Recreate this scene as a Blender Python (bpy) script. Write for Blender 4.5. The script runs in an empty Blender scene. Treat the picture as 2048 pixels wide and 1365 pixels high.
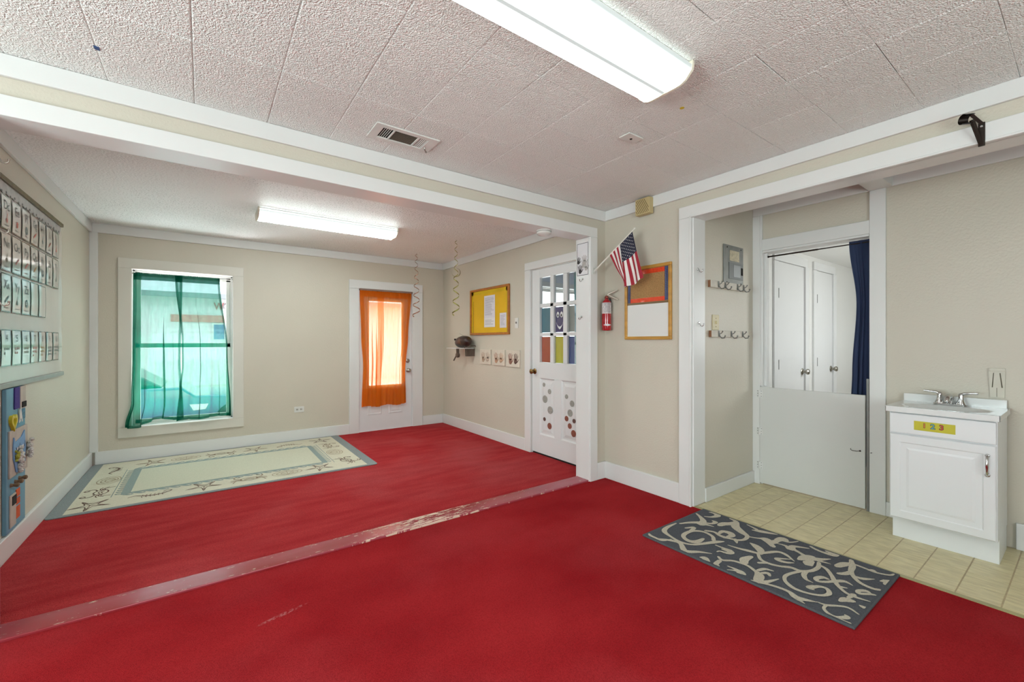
import bpy, math, random
from mathutils import Vector, Matrix, noise
random.seed(7)
SC = bpy.context.scene
COL = SC.collection
PI = math.pi
R = math.radians

# ---------------------------------------------------------------- camera
cam_d = bpy.data.cameras.new('camera')
cam_d.sensor_width = 36.0
cam_d.lens = 850.0 / 2048.0 * 36.0
cam_d.shift_y = 0.0004
cam_d.clip_start = 0.02
cam_d.clip_end = 300
cam = bpy.data.objects.new('camera', cam_d)
COL.objects.link(cam)
cam.location = (0, 0, 1.22)
cam.rotation_euler = (R(90), 0, -0.6268)
SC.camera = cam

# ---------------------------------------------------------------- world: bright overcast sky
w = bpy.data.worlds.new('overcast_sky')
SC.world = w
w.use_nodes = True
wn = w.node_tree
bg = wn.nodes['Background']
bg.inputs[0].default_value = (0.90, 0.95, 1.0, 1)
bg.inputs[1].default_value = 5.0

# ---------------------------------------------------------------- colour management
vs = SC.view_settings
vs.view_transform = 'Standard'
vs.look = 'None'
vs.exposure = 0.15
vs.gamma = 1.0
vs.use_curve_mapping = False

# light paths: enough bounces for a white room, kept lean
cy = SC.cycles
cy.max_bounces = 5
cy.diffuse_bounces = 3
cy.glossy_bounces = 3
cy.transmission_bounces = 4
cy.transparent_max_bounces = 10
cy.caustics_reflective = False
cy.caustics_refractive = False
cy.use_adaptive_sampling = True
cy.adaptive_threshold = 0.12

# ---------------------------------------------------------------- daylight and fill lamps at the windows
def area(name, loc, rot, sx, sy, power, col=(1, 1, 1)):
    d = bpy.data.lights.new(name, 'AREA')
    d.shape = 'RECTANGLE'
    d.size = sx
    d.size_y = sy
    d.energy = power
    d.color = col
    o = bpy.data.objects.new(name, d)
    COL.objects.link(o)
    o.location = loc
    o.rotation_euler = rot
    return o
# added lamps outside the windows, standing in for sky light and concrete bounce
area('daylight_left_window', (-2.95, 0.75, 1.15), (0, R(-144), 0), 1.5, 2.1, 136, (0.84, 1.0, 1.02))
area('daylight_back_window', (0.2, -2.55, 1.15), (R(146), 0, 0), 2.8, 1.5, 90, (0.84, 1.0, 1.02))
area('daylight_far_window', (-0.17, 6.55, -0.12), (R(-145), 0, 0), 1.4, 1.0, 215, (1.0, 0.96, 1.0))  # added fill, unseen below the sill, aimed up to lift the far ceiling
area('daylight_hall_window', (5.6, 0.02, 1.5), (R(90), 0, 0), 1.4, 1.0, 26, (1.0, 0.98, 0.96))
area('daylight_side_room_window', (4.4, 4.95, 1.5), (R(-90), 0, 0), 1.2, 1.1, 20, (0.93, 0.96, 1.0))

# ---------------------------------------------------------------- helpers
ORG = {}
def lin(c):
    if isinstance(c, str):
        c = tuple(int(c[i:i + 2], 16) for i in (0, 2, 4))
    if max(c) > 1.0:
        c = tuple(x / 255.0 for x in c)
    return tuple(x / 12.92 if x <= 0.04045 else ((x + 0.055) / 1.055) ** 2.4 for x in c)

class G:
    """small node-graph helper"""
    def __init__(s, mat):
        s.m = mat
        s.nt = mat.node_tree
        s.nt.nodes.clear()
        s.out = s.nt.nodes.new('ShaderNodeOutputMaterial')
    def n(s, t, **kw):
        nd = s.nt.nodes.new('ShaderNode' + t)
        for k, v in kw.items():
            if k.startswith('i_'):
                nd.inputs[k[2:].replace('_', ' ')].default_value = v
            else:
                setattr(nd, k, v)
        return nd
    def l(s, a, b):
        s.nt.links.new(a, b)
    def math(s, op, a, b=None, clamp=False):
        nd = s.n('Math', operation=op, use_clamp=clamp)
        for i, v in enumerate((a, b)):
            if v is None:
                continue
            if isinstance(v, (int, float)):
                nd.inputs[i].default_value = v
            else:
                s.l(v, nd.inputs[i])
        return nd.outputs[0]
    def mix(s, f, a, b):
        nd = s.n('Mix', data_type='RGBA')
        for i, v in ((0, f), (6, a), (7, b)):
            if isinstance(v, (int, float)):
                nd.inputs[i].default_value = v
            elif isinstance(v, tuple):
                nd.inputs[i].default_value = (*v[:3], 1)
            else:
                s.l(v, nd.inputs[i])
        return nd.outputs[2]
    def coord(s, kind='Object', scale=(1, 1, 1)):
        tc = s.n('TexCoord')
        mp = s.n('Mapping')
        mp.inputs['Scale'].default_value = scale
        s.l(tc.outputs[kind], mp.inputs['Vector'])
        return mp.outputs[0]
    def noise(s, vec, scale, detail=3, rough=.5):
        nd = s.n('TexNoise')
        nd.inputs['Scale'].default_value = scale
        nd.inputs['Detail'].default_value = detail
        nd.inputs['Roughness'].default_value = rough
        s.l(vec, nd.inputs['Vector'])
        return nd.outputs[0]
    def ramp(s, f, lo, hi):
        nd = s.n('MapRange')
        nd.inputs[1].default_value = lo
        nd.inputs[2].default_value = hi
        nd.clamp = True
        s.l(f, nd.inputs[0])
        return nd.outputs[0]
    def bump(s, h, strength, dist=.01):
        nd = s.n('Bump')
        nd.inputs['Strength'].default_value = strength
        nd.inputs['Distance'].default_value = dist
        s.l(h, nd.inputs['Height'])
        return nd.outputs[0]

def newmat(name):
    m = bpy.data.materials.new(name)
    m.use_nodes = True
    return m, G(m)

def M(name, col, rough=.5, metal=0.0, bump=None, var=None, spec=.5, coat=0, glow=None, stretch=(1, 1, 1)):
    """principled surface with noise colour variation and fine relief"""
    m, g = newmat(name)
    c = lin(col)
    p = g.n('BsdfPrincipled')
    v = g.coord('Object', stretch)
    vs_, amt = var if var else (9.0, .05)
    nz = g.ramp(g.noise(v, vs_, 1.5), .3, .7)
    d = tuple(x * (1 - amt) for x in c)
    u = tuple(min(1, x * (1 + amt)) for x in c)
    g.l(g.mix(nz, d, u), p.inputs['Base Color'])
    p.inputs['Roughness'].default_value = rough
    p.inputs['Metallic'].default_value = metal
    p.inputs['Specular IOR Level'].default_value = spec
    p.inputs['Coat Weight'].default_value = coat
    p.inputs['Coat Roughness'].default_value = .08
    if bump:
        sc, st, di = bump
        g.l(g.bump(g.noise(v, sc, 1), st, di), p.inputs['Normal'])
    if glow:
        p.inputs['Emission Color'].default_value = (*c, 1)
        p.inputs['Emission Strength'].default_value = glow
    g.l(p.outputs[0], g.out.inputs[0])
    return m

class MB:
    """collects shapes in world space, builds ONE mesh object"""
    def __init__(s):
        s.v = []
        s.f = []
        s.m = []
    def add(s, vs, fs, m=0):
        b = len(s.v)
        s.v += [tuple(x) for x in vs]
        s.f += [tuple(i + b for i in f) for f in fs]
        s.m += [m] * len(fs)
        return s
    def box(s, x0, x1, y0, y1, z0, z1, m=0):
        x0, x1 = min(x0, x1), max(x0, x1)
        y0, y1 = min(y0, y1), max(y0, y1)
        z0, z1 = min(z0, z1), max(z0, z1)
        vs = [(x, y, z) for z in (z0, z1) for y in (y0, y1) for x in (x0, x1)]
        return s.add(vs, [(0, 2, 3, 1), (4, 5, 7, 6), (0, 1, 5, 4), (2, 6, 7, 3), (0, 4, 6, 2), (1, 3, 7, 5)], m)
    def tube(s, pts, r, n=10, m=0, cap=True, flat=None):
        """round bar along a path; r number or list"""
        P = [Vector(p) for p in pts]
        rs = r if isinstance(r, (list, tuple)) else [r] * len(P)
        vs, fs = [], []
        up = None
        for i, p in enumerate(P):
            t = (P[min(i + 1, len(P) - 1)] - P[max(i - 1, 0)]).normalized()
            if up is None:
                a = Vector((0, 0, 1)) if abs(t.z) < .9 else Vector((1, 0, 0))
                up = (a - t * a.dot(t)).normalized()
            else:
                up = (up - t * up.dot(t)).normalized()
            sd = t.cross(up)
            for k in range(n):
                an = 2 * PI * k / n
                vs.append(p + (up * math.cos(an) + sd * math.sin(an)) * rs[i])
        for i in range(len(P) - 1):
            for k in range(n):
                a, b = i * n + k, i * n + (k + 1) % n
                fs.append((a, b, b + n, a + n))
        if cap:
            fs.append(tuple(reversed(range(n))))
            fs.append(tuple(range((len(P) - 1) * n, len(P) * n)))
        return s.add(vs, fs, m)
    def lathe(s, prof, org, axis=(0, 0, 1), n=24, m=0):
        """prof: (radius, height along axis)"""
        ax = Vector(axis).normalized()
        a = Vector((0, 0, 1)) if abs(ax.z) < .9 else Vector((1, 0, 0))
        u = (a - ax * a.dot(ax)).normalized()
        w_ = ax.cross(u)
        o = Vector(org)
        vs, fs = [], []
        for r_, h in prof:
            for k in range(n):
                an = 2 * PI * k / n
                vs.append(o + ax * h + (u * math.cos(an) + w_ * math.sin(an)) * max(r_, 1e-5))
        for i in range(len(prof) - 1):
            for k in range(n):
                x, y = i * n + k, i * n + (k + 1) % n
                fs.append((x, y, y + n, x + n))
        fs.append(tuple(reversed(range(n))))
        fs.append(tuple(range((len(prof) - 1) * n, len(prof) * n)))
        return s.add(vs, fs, m)
    def ball(s, c, r, n=16, k=10, m=0, mat=None):
        rx, ry, rz = r if isinstance(r, (tuple, list)) else (r, r, r)
        vs, fs = [], []
        for i in range(k + 1):
            th = PI * i / k
            for j in range(n):
                ph = 2 * PI * j / n
                q = Vector((rx * math.sin(th) * math.cos(ph), ry * math.sin(th) * math.sin(ph), rz * math.cos(th)))
                if mat:
                    q = mat @ q
                vs.append(q + Vector(c))
        for i in range(k):
            for j in range(n):
                a, b = i * n + j, i * n + (j + 1) % n
                fs.append((a, a + n, b + n, b))
        return s.add(vs, fs, m)
    def prism(s, poly, fn, d0, d1, m=0):
        """poly (a,b) outline extruded d0..d1; fn(a,b,d) -> xyz"""
        n = len(poly)
        vs = [fn(a, b, d0) for a, b in poly] + [fn(a, b, d1) for a, b in poly]
        fs = [tuple(reversed(range(n))), tuple(range(n, 2 * n))]
        fs += [(i, (i + 1) % n, n + (i + 1) % n, n + i) for i in range(n)]
        return s.add(vs, fs, m)
    def sheet(s, fn, nu, nv, m=0):
        vs = [fn(i / nu, j / nv) for j in range(nv + 1) for i in range(nu + 1)]
        fs = [(j * (nu + 1) + i, j * (nu + 1) + i + 1, (j + 1) * (nu + 1) + i + 1, (j + 1) * (nu + 1) + i) for j in range(nv) for i in range(nu)]
        return s.add(vs, fs, m)
    def ribbon(s, pts, wid, fn, sub=4, m=0, closed=False, round_end=True, lift=0.0):
        """flat stroke: pts 2-D, wid number or list, fn(a,b)->xyz"""
        ws = wid if isinstance(wid, (list, tuple)) else [wid] * len(pts)
        P = [Vector((p[0], p[1], ws[i])) for i, p in enumerate(pts)]
        if closed:
            P.append(P[0])
        Q = []
        for i in range(len(P) - 1):
            p0 = P[i - 1] if i else (P[-2] if closed else P[0])
            p1, p2 = P[i], P[i + 1]
            p3 = P[i + 2] if i + 2 < len(P) else (P[1] if closed else P[-1])
            for k in range(sub):
                t = k / sub
                Q.append(.5 * ((2 * p1) + (p2 - p0) * t + (2 * p0 - 5 * p1 + 4 * p2 - p3) * t * t + (3 * p1 - p0 - 3 * p2 + p3) * t ** 3))
        Q.append(P[-1].copy())
        if round_end and not closed:
            for e, nb in ((0, 1), (-1, -2)):
                d = (Q[e] - Q[nb])
                d.z = 0
                if d.length > 1e-6:
                    x = Q[e] + d.normalized() * Q[e].z * .45
                    x.z = Q[e].z * .35
                    Q = [x] + Q if e == 0 else Q + [x]
        vs, fs = [], []
        for i, q in enumerate(Q):
            t = Q[min(i + 1, len(Q) - 1)] - Q[max(i - 1, 0)]
            t.z = 0
            t = t.normalized() if t.length > 1e-7 else Vector((1, 0, 0))
            nx, ny = -t.y, t.x
            h = max(q.z, 1e-4) / 2
            for sg in (1, -1):
                w3 = fn(q.x + sg * nx * h, q.y + sg * ny * h)
                vs.append((w3[0], w3[1], w3[2] + lift * i))
        for i in range(len(Q) - 1):
            fs.append((2 * i, 2 * i + 1, 2 * i + 3, 2 * i + 2))
        return s.add(vs, fs, m)
    def disc(s, fn, a, b, ra, rb=None, n=20, m=0):
        rb = rb or ra
        vs = [fn(a + ra * math.cos(2 * PI * k / n), b + rb * math.sin(2 * PI * k / n)) for k in range(n)]
        return s.add(vs, [tuple(range(n))], m)
    def text(s, txt, size, fn, m=0, cx=True, bold=0.0):
        cu = bpy.data.curves.new('lettering', 'FONT')
        cu.body = txt
        cu.size = size
        cu.align_x = 'CENTER' if cx else 'LEFT'
        cu.align_y = 'CENTER'
        cu.resolution_u = 3
        cu.offset = bold
        ob = bpy.data.objects.new('lettering', cu)
        me = bpy.data.meshes.new_from_object(ob)
        s.add([fn(v.co.x, v.co.y) for v in me.vertices], [tuple(p.vertices) for p in me.polygons], m)
        bpy.data.objects.remove(ob)
        bpy.data.curves.remove(cu)
        bpy.data.meshes.remove(me)
        return s
    def mesh(s, name, mats, org=(0, 0, 0), smooth=None):
        me = bpy.data.meshes.new(name)
        me.from_pydata([(x - org[0], y - org[1], z - org[2]) for x, y, z in s.v], [], s.f)
        for mt in (mats if isinstance(mats, (list, tuple)) else [mats]):
            me.materials.append(mt)
        me.polygons.foreach_set('material_index', s.m)
        if smooth is not None:
            me.polygons.foreach_set('use_smooth', [True] * len(me.polygons))
            me.set_sharp_from_angle(angle=R(smooth))
        me.update()
        return me
    def build(s, name, mats, parent=None, smooth=None, bevel=None, **tags):
        if parent is not None:
            org = ORG[parent.name]
        else:
            xs, ys, zs = zip(*s.v)
            org = ((min(xs) + max(xs)) / 2, (min(ys) + max(ys)) / 2, min(zs))
        o = bpy.data.objects.new(name, s.mesh(name, mats, org, smooth))
        COL.objects.link(o)
        if parent is not None:
            o.parent = parent
        else:
            o.location = org
        ORG[o.name] = org
        if bevel:
            b = o.modifiers.new('edge', 'BEVEL')
            b.width = bevel
            b.segments = 2
            b.limit_method = 'ANGLE'
            b.angle_limit = R(40)
        tag(o, **tags)
        return o

def tag(o, label=None, cat=None, group=None, kind=None):
    if label:
        o['label'] = label
    if cat:
        o['category'] = cat
    if group:
        o['group'] = group
    if kind:
        o['kind'] = kind
    return o

def thing(name, loc, label, cat, group=None, kind=None):
    o = bpy.data.objects.new(name, None)
    COL.objects.link(o)
    o.empty_display_size = .05
    o.location = loc
    ORG[o.name] = tuple(loc)
    return tag(o, label, cat, group, kind)

def piece(name, me, parent, loc):
    """one of many alike pieces, sharing mesh data; loc in world space"""
    o = bpy.data.objects.new(name, me)
    COL.objects.link(o)
    o.parent = parent
    og = ORG[parent.name]
    o.location = tuple(a - b for a, b in zip(loc, og))
    ORG[o.name] = tuple(loc)
    return o

def B(*boxes):
    mb = MB()
    for b in boxes:
        mb.box(*b)
    return mb

# plane mappers: (a,b) on a wall -> xyz
def onX(x, sgn=1):            # plane X = x seen from -X (a = -Y to the right, b = Z)
    return lambda a, b: (x, -a, b)
def onY(y):                   # plane Y = y seen from -Y
    return lambda a, b: (a, y, b)
def onZ(z):
    return lambda a, b: (a, b, z)

# ---------------------------------------------------------------- materials
SCX, SCY = 0.285, 2.138
def wall_mat(name, col, amt=.03):
    m, g = newmat(name)
    p = g.n('BsdfPrincipled')
    v = g.coord()
    c = lin(col)
    big = g.ramp(g.noise(v, 1.3, 1), .3, .7)
    g.l(g.mix(big, tuple(x * (1 - amt) for x in c), tuple(x * (1 + amt) for x in c)), p.inputs['Base Color'])
    p.inputs['Roughness'].default_value = .42
    h = g.noise(v, 85, 2)
    g.l(g.bump(h, .36, .004), p.inputs['Normal'])
    g.l(p.outputs[0], g.out.inputs[0])
    return m
m_wall = wall_mat('beige_orange_peel_paint', (206, 198, 182))
m_wall_far = wall_mat('beige_textured_paint', (206, 197, 180))
m_white = M('white_gloss_trim_paint', (226, 225, 222), .32, bump=(40, .05, .002), var=(2.5, .015))
m_hallw = M('white_hall_paint', (232, 231, 227), .25, bump=(60, .08, .002), var=(2, .015))
m_sidew = M('pale_blue_white_paint', (205, 210, 220), .5, bump=(60, .08, .002), var=(2, .02))
m_door = M('white_door_paint', (226, 226, 225), .35, bump=(30, .04, .002), var=(3, .012))

def tile_mat():
    m, g = newmat('embossed_ceiling_tile')
    p = g.n('BsdfPrincipled')
    v = g.coord()
    info = g.n('ObjectInfo')
    off = g.n('VectorMath', operation='MULTIPLY_ADD')
    comb = g.n('CombineXYZ')
    g.l(info.outputs['Random'], comb.inputs[0])
    g.l(info.outputs['Random'], comb.inputs[1])
    g.l(comb.outputs[0], off.inputs[0])
    off.inputs[1].default_value = (37, 91, 0)
    g.l(v, off.inputs[2])
    vo = off.outputs[0]
    n1 = g.noise(vo, 95, 1, .5)
    ridge = g.math('ABSOLUTE', g.math('SUBTRACT', n1, .5))
    h = g.math('SUBTRACT', 1.0, g.math('MULTIPLY', ridge, 6.0, True), True)
    g.l(g.bump(h, .68, .006), p.inputs['Normal'])
    c = lin((244, 243, 238))
    rnd = g.ramp(info.outputs['Random'], 0, 1)
    g.l(g.mix(rnd, tuple(x * .97 for x in c), c), p.inputs['Base Color'])
    p.inputs['Roughness'].default_value = .55
    g.l(p.outputs[0], g.out.inputs[0])
    return m
m_tile = tile_mat()

def popcorn():
    m, g = newmat('white_spatter_ceiling_paint')
    p = g.n('BsdfPrincipled')
    v = g.coord()
    n1 = g.noise(v, 70, 1)
    patch = g.ramp(g.noise(v, .9, 2), .38, .56)
    spk = g.math('MULTIPLY', g.ramp(g.noise(v, 105, 2, .4), .60, .645), patch)
    c = lin((243, 243, 242))
    g.l(g.mix(g.math('MULTIPLY', spk, .55), c, lin((90, 88, 84))), p.inputs['Base Color'])
    p.inputs['Roughness'].default_value = .5
    p.inputs['Specular IOR Level'].default_value = .3
    g.l(g.bump(n1, .8, .006), p.inputs['Normal'])
    g.l(p.outputs[0], g.out.inputs[0])
    return m
m_popcorn = popcorn()

def carpet(name, a, b, worn, scale_x=1.0, scuff=False):
    m, g = newmat(name)
    p = g.n('BsdfPrincipled')
    v = g.coord()
    vs_ = g.coord('Object', (1.0, 5.0 if scale_x > 1 else 1.6, 1.0))
    big = g.ramp(g.noise(vs_, 1.6 * scale_x, 3), .32, .68)
    fine = g.math('ADD', g.math('MULTIPLY', g.noise(v, 420, 0), .6), g.math('MULTIPLY', g.noise(v, 130, 1), .4))
    c1 = g.mix(big, lin(a), lin(b))
    wear = g.math('MULTIPLY', g.ramp(g.noise(v, 1.1, 4), .46, .72), .38)
    c2 = g.mix(wear, c1, lin(worn))
    dk = g.ramp(fine, .36, .60)
    c3 = g.mix(g.math('MULTIPLY', g.math('SUBTRACT', 1.0, dk), .45), c2, lin((96, 14, 20)))
    if scuff:                       # pale drag mark left on the pile
        geo = g.n('NewGeometry')
        sp = g.n('SeparateXYZ')
        g.l(geo.outputs['Position'], sp.inputs[0])
        dx = g.math('SUBTRACT', sp.outputs[0], SCX)
        dy = g.math('SUBTRACT', sp.outputs[1], SCY)
        al = g.math('ADD', g.math('MULTIPLY', dx, .97), g.math('MULTIPLY', dy, .24))
        ac = g.math('ADD', g.math('MULTIPLY', dx, -.24), g.math('MULTIPLY', dy, .97))
        rr = g.math('ADD', g.math('POWER', g.math('MULTIPLY', al, 8.5), 2.0), g.math('POWER', g.math('MULTIPLY', ac, 70.0), 2.0))
        mk = g.math('MULTIPLY', g.ramp(rr, 1.0, .2), g.ramp(g.noise(v, 90, 3), .45, .62))
        c3 = g.mix(g.math('MULTIPLY', mk, .45), c3, lin((214, 150, 150)))
    g.l(c3, p.inputs['Base Color'])
    p.inputs['Roughness'].default_value = .95
    p.inputs['Specular IOR Level'].default_value = .06
    h = g.math('ADD', fine, g.math('MULTIPLY', g.noise(vs_, 6, 1), 1.2))
    g.l(g.bump(h, .8 if scale_x > 1 else .65, .008), p.inputs['Normal'])
    g.l(p.outputs[0], g.out.inputs[0])
    return m
m_carpet = carpet('red_cut_pile_carpet', (158, 28, 34), (180, 42, 46), (196, 78, 82), scuff=True)
m_carpet2 = carpet('red_low_pile_carpet', (184, 50, 54), (202, 66, 68), (212, 112, 114), 1.4)

def threshold_mat():
    m, g = newmat('chipped_red_gloss_paint')
    p = g.n('BsdfPrincipled')
    v = g.coord('Object', (1.0, 4.0, 1.0))
    vf = g.coord('Object', (4.0, 26.0, 1.0))
    tc = g.n('TexCoord')
    sep = g.n('SeparateXYZ')
    g.l(tc.outputs['Object'], sep.inputs[0])
    x = sep.outputs[0]
    # worn bare patch towards the right half of the strip
    bumpx = g.math('SUBTRACT', 1.0, g.math('ABSOLUTE', g.math('MULTIPLY', g.math('SUBTRACT', x, .22), 1.7)), True)
    nz = g.noise(vf, 4.5, 5, .65)
    edge = g.math('MULTIPLY', g.math('ABSOLUTE', sep.outputs[1]), 1.4)
    chips = g.math('ADD', g.math('ADD', nz, g.math('MULTIPLY', bumpx, .20)), g.math('MULTIPLY', edge, 1.0))
    mask = g.ramp(chips, .715, .735)
    pink = g.ramp(g.noise(v, 1.0, 3), .35, .65)
    red = g.mix(pink, lin((150, 42, 48)), lin((172, 78, 92)))
    g.l(g.mix(mask, red, lin((226, 196, 176))), p.inputs['Base Color'])
    g.l(g.math('ADD', .22, g.math('MULTIPLY', mask, .4)), p.inputs['Roughness'])
    g.l(g.bump(g.math('SUBTRACT', 1.0, mask), .5, .002), p.inputs['Normal'])
    g.l(p.outputs[0], g.out.inputs[0])
    return m
m_thresh = threshold_mat()

def vinyl_mat():
    m, g = newmat('beige_printed_vinyl_tile')
    p = g.n('BsdfPrincipled')
    info = g.n('ObjectInfo')
    v = g.coord('Object', (6.0, 1.0, 1.0))
    off = g.n('VectorMath', operation='ADD')
    comb = g.n('CombineXYZ')
    g.l(g.math('MULTIPLY', info.outputs['Random'], 40.0), comb.inputs[0])
    g.l(g.math('MULTIPLY', info.outputs['Random'], 17.0), comb.inputs[1])
    g.l(v, off.inputs[0])
    g.l(comb.outputs[0], off.inputs[1])
    streak = g.ramp(g.noise(off.outputs[0], 9, 4), .3, .7)
    c = g.mix(streak, lin((206, 191, 148)), lin((232, 219, 176)))
    dirt = g.ramp(g.noise(g.coord('Object'), 11, 3), .45, .8)
    g.l(g.mix(g.math('MULTIPLY', dirt, .35), c, lin((172, 157, 122))), p.inputs['Base Color'])
    p.inputs['Roughness'].default_value = .38
    g.l(g.bump(streak, .05, .002), p.inputs['Normal'])
    g.l(p.outputs[0], g.out.inputs[0])
    return m
m_vinyl = vinyl_mat()
m_vjoint = M('brown_vinyl_joint', (186, 166, 130), .5, var=(30, .1))

def glass_mat(name, tint=(.96, .98, .98), refl=.08):
    m, g = newmat(name)
    t = g.n('BsdfTransparent')
    t.inputs[0].default_value = (*tint, 1)
    gl = g.n('BsdfGlossy')
    gl.inputs['Roughness'].default_value = .02
    mx = g.n('MixShader')
    v = g.coord()
    g.l(g.math('ADD', refl, g.math('MULTIPLY', g.noise(v, 3, 2), .02)), mx.inputs[0])
    g.l(t.outputs[0], mx.inputs[1])
    g.l(gl.outputs[0], mx.inputs[2])
    g.l(mx.outputs[0], g.out.inputs[0])
    return m
m_glass = glass_mat('window_glass')

def sheer(name, tcol, dcol, open_, trans=.5, opening=(1, 1, 1), bare=.0):
    """thin fabric: part of the light passes tinted, the rest is scattered by the threads"""
    m, g = newmat(name)
    v = g.coord()
    t = g.n('BsdfTransparent')
    wv = g.ramp(g.noise(g.coord('Object', (1, 1, .12)), 55, 3), .3, .7)
    c = lin(tcol)
    g.l(g.mix(wv, tuple(x * .86 for x in c), c), t.inputs[0])
    d = g.n('BsdfDiffuse')
    tr = g.n('BsdfTranslucent')
    d.inputs[0].default_value = (*lin(dcol), 1)
    tr.inputs[0].default_value = (*lin(dcol), 1)
    m1 = g.n('MixShader')
    m1.inputs[0].default_value = trans
    g.l(d.outputs[0], m1.inputs[1])
    g.l(tr.outputs[0], m1.inputs[2])
    m2 = g.n('MixShader')
    m2.inputs[0].default_value = open_
    g.l(m1.outputs[0], m2.inputs[1])
    g.l(t.outputs[0], m2.inputs[2])
    g.l(m2.outputs[0], g.out.inputs[0])
    return m
m_teal = sheer('teal_green_sheer_voile', (202, 216, 214), (18, 128, 100), .54)
m_orange = sheer('orange_sheer_voile', (250, 240, 232), (255, 148, 44), .44)
m_navy = M('navy_blue_curtain_cloth', (38, 52, 84), .85, bump=(220, .15, .002), var=(4, .15))

def lens_mat(name, lo, hi, half):
    """prismatic diffuser: two tubes behind it glow brighter than the strip between them"""
    m, g = newmat(name)
    tc = g.n('TexCoord')
    sep = g.n('SeparateXYZ')
    g.l(tc.outputs['Object'], sep.inputs[0])
    a = g.math('ABSOLUTE', sep.outputs[1])
    inner = g.ramp(a, .006, .030)
    outer = g.math('SUBTRACT', 1.0, g.ramp(a, half * .78, half * .98))
    band = g.math('MULTIPLY', inner, outer)
    wv = g.n('TexWave')
    wv.inputs['Scale'].default_value = 60
    g.l(tc.outputs['Object'], wv.inputs['Vector'])
    st = g.math('MULTIPLY', g.math('ADD', lo, g.math('MULTIPLY', band, hi - lo)), g.math('ADD', .96, g.math('MULTIPLY', wv.outputs[1], .05)))
    p = g.n('BsdfPrincipled')
    p.inputs['Base Color'].default_value = (.35, .35, .34, 1)
    p.inputs['Roughness'].default_value = .3
    p.inputs['Emission Color'].default_value = (.87, 1.0, .98, 1)
    g.l(st, p.inputs['Emission Strength'])
    g.l(p.outputs[0], g.out.inputs[0])
    return m
m_lens = lens_mat('glowing_prismatic_lens', .45, 9.0, .135)
m_lens_far = lens_mat('glowing_prismatic_lens_far', .7, 34.0, .13)
m_cap = M('cream_plastic', (236, 230, 210), .4)
m_metalw = M('white_enamel_metal', (222, 220, 214), .35, bump=(50, .03, .002))
m_chrome = M('polished_chrome', (205, 205, 205), .12, 1.0, var=(20, .05))
m_nickel = M('satin_nickel', (170, 165, 155), .28, 1.0, var=(25, .08))
m_brass = M('aged_brass', (128, 100, 62), .3, 1.0, var=(25, .15))
m_steel = M('galvanised_grey_metal', (128, 128, 124), .45, .7, bump=(60, .05, .002), var=(14, .12))
m_bronze = M('dark_bronze_metal', (44, 34, 28), .4, .6, var=(25, .15))
m_dark = M('dark_void', (26, 23, 20), .9, var=(20, .2))
m_black = M('black_ink', (30, 29, 30), .6, var=(30, .1))
m_paper = M('white_paper', (226, 224, 226), .6, bump=(80, .05, .001), var=(12, .02))
m_ivory = M('ivory_plastic', (206, 192, 150), .4, var=(12, .05))
m_oak = M('honey_oak_wood', (190, 140, 62), .4, bump=(40, .1, .002), var=(24, .18), stretch=(1, .25, 1))
m_tan = M('tan_beige_plastic', (196, 176, 128), .5, var=(12, .05))

# ================================================================ STRUCTURE
ST = dict(kind='structure')
H0 = 2.385       # ceiling height
# ---- floors
B((-2.6, 2.92, -2.2, 2.605, -.06, 0)).build('floor', m_carpet, label='red cut-pile carpet floor of the front room', cat='floor', **ST)
B((-.91, 2.95, 2.745, 5.8, -.06, 0)).build('floor', m_carpet2, label='thin red carpet floor of the far room', cat='floor', **ST)
th = B((-.705, 2.712, 2.605, 2.75, -.05, .012)).build('trim_1', m_thresh, bevel=.004, label='chipped red painted wooden threshold strip between the two carpets', cat='threshold', **ST)
# vinyl floor in the alcove: each printed square is a piece
vf = B((2.92, 3.98, -1.2, 1.765, -.06, -.0012)).build('floor', m_vjoint, label='beige vinyl tile floor in front of the sink', cat='floor', **ST)
cache = {}
xl = [2.924, 2.978] + [3.127 + .149 * k for k in range(6)]
xl = [x for x in xl if x < 3.87] + [3.868]
yl = [.262 + .149 * k for k in range(-10, 11)]
yl = [y for y in yl if -1.19 < y < 1.74] + [1.748]
for i in range(len(xl) - 1):
    for j in range(len(yl) - 1):
        a, b = xl[i + 1] - xl[i], yl[j + 1] - yl[j]
        if a < .02 or b < .02:
            continue
        key = (round(a, 3), round(b, 3))
        if key not in cache:
            cache[key] = B((-a / 2 + .0019, a / 2 - .0019, -b / 2 + .0030, b / 2 - .0030, -.003, 0)).mesh('floor_tile', m_vinyl)
        piece('floor_tile', cache[key], vf, ((xl[i] + xl[i + 1]) / 2, (yl[j] + yl[j + 1]) / 2, 0))
B((2.921, 2.95, -1.2, 1.75, -.003, .003)).build('trim_2', M('brass_tone_vinyl_edge', (168, 158, 112), .35, var=(8, .15)), label='narrow metal strip where the red carpet meets the vinyl', cat='trim', **ST)
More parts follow.
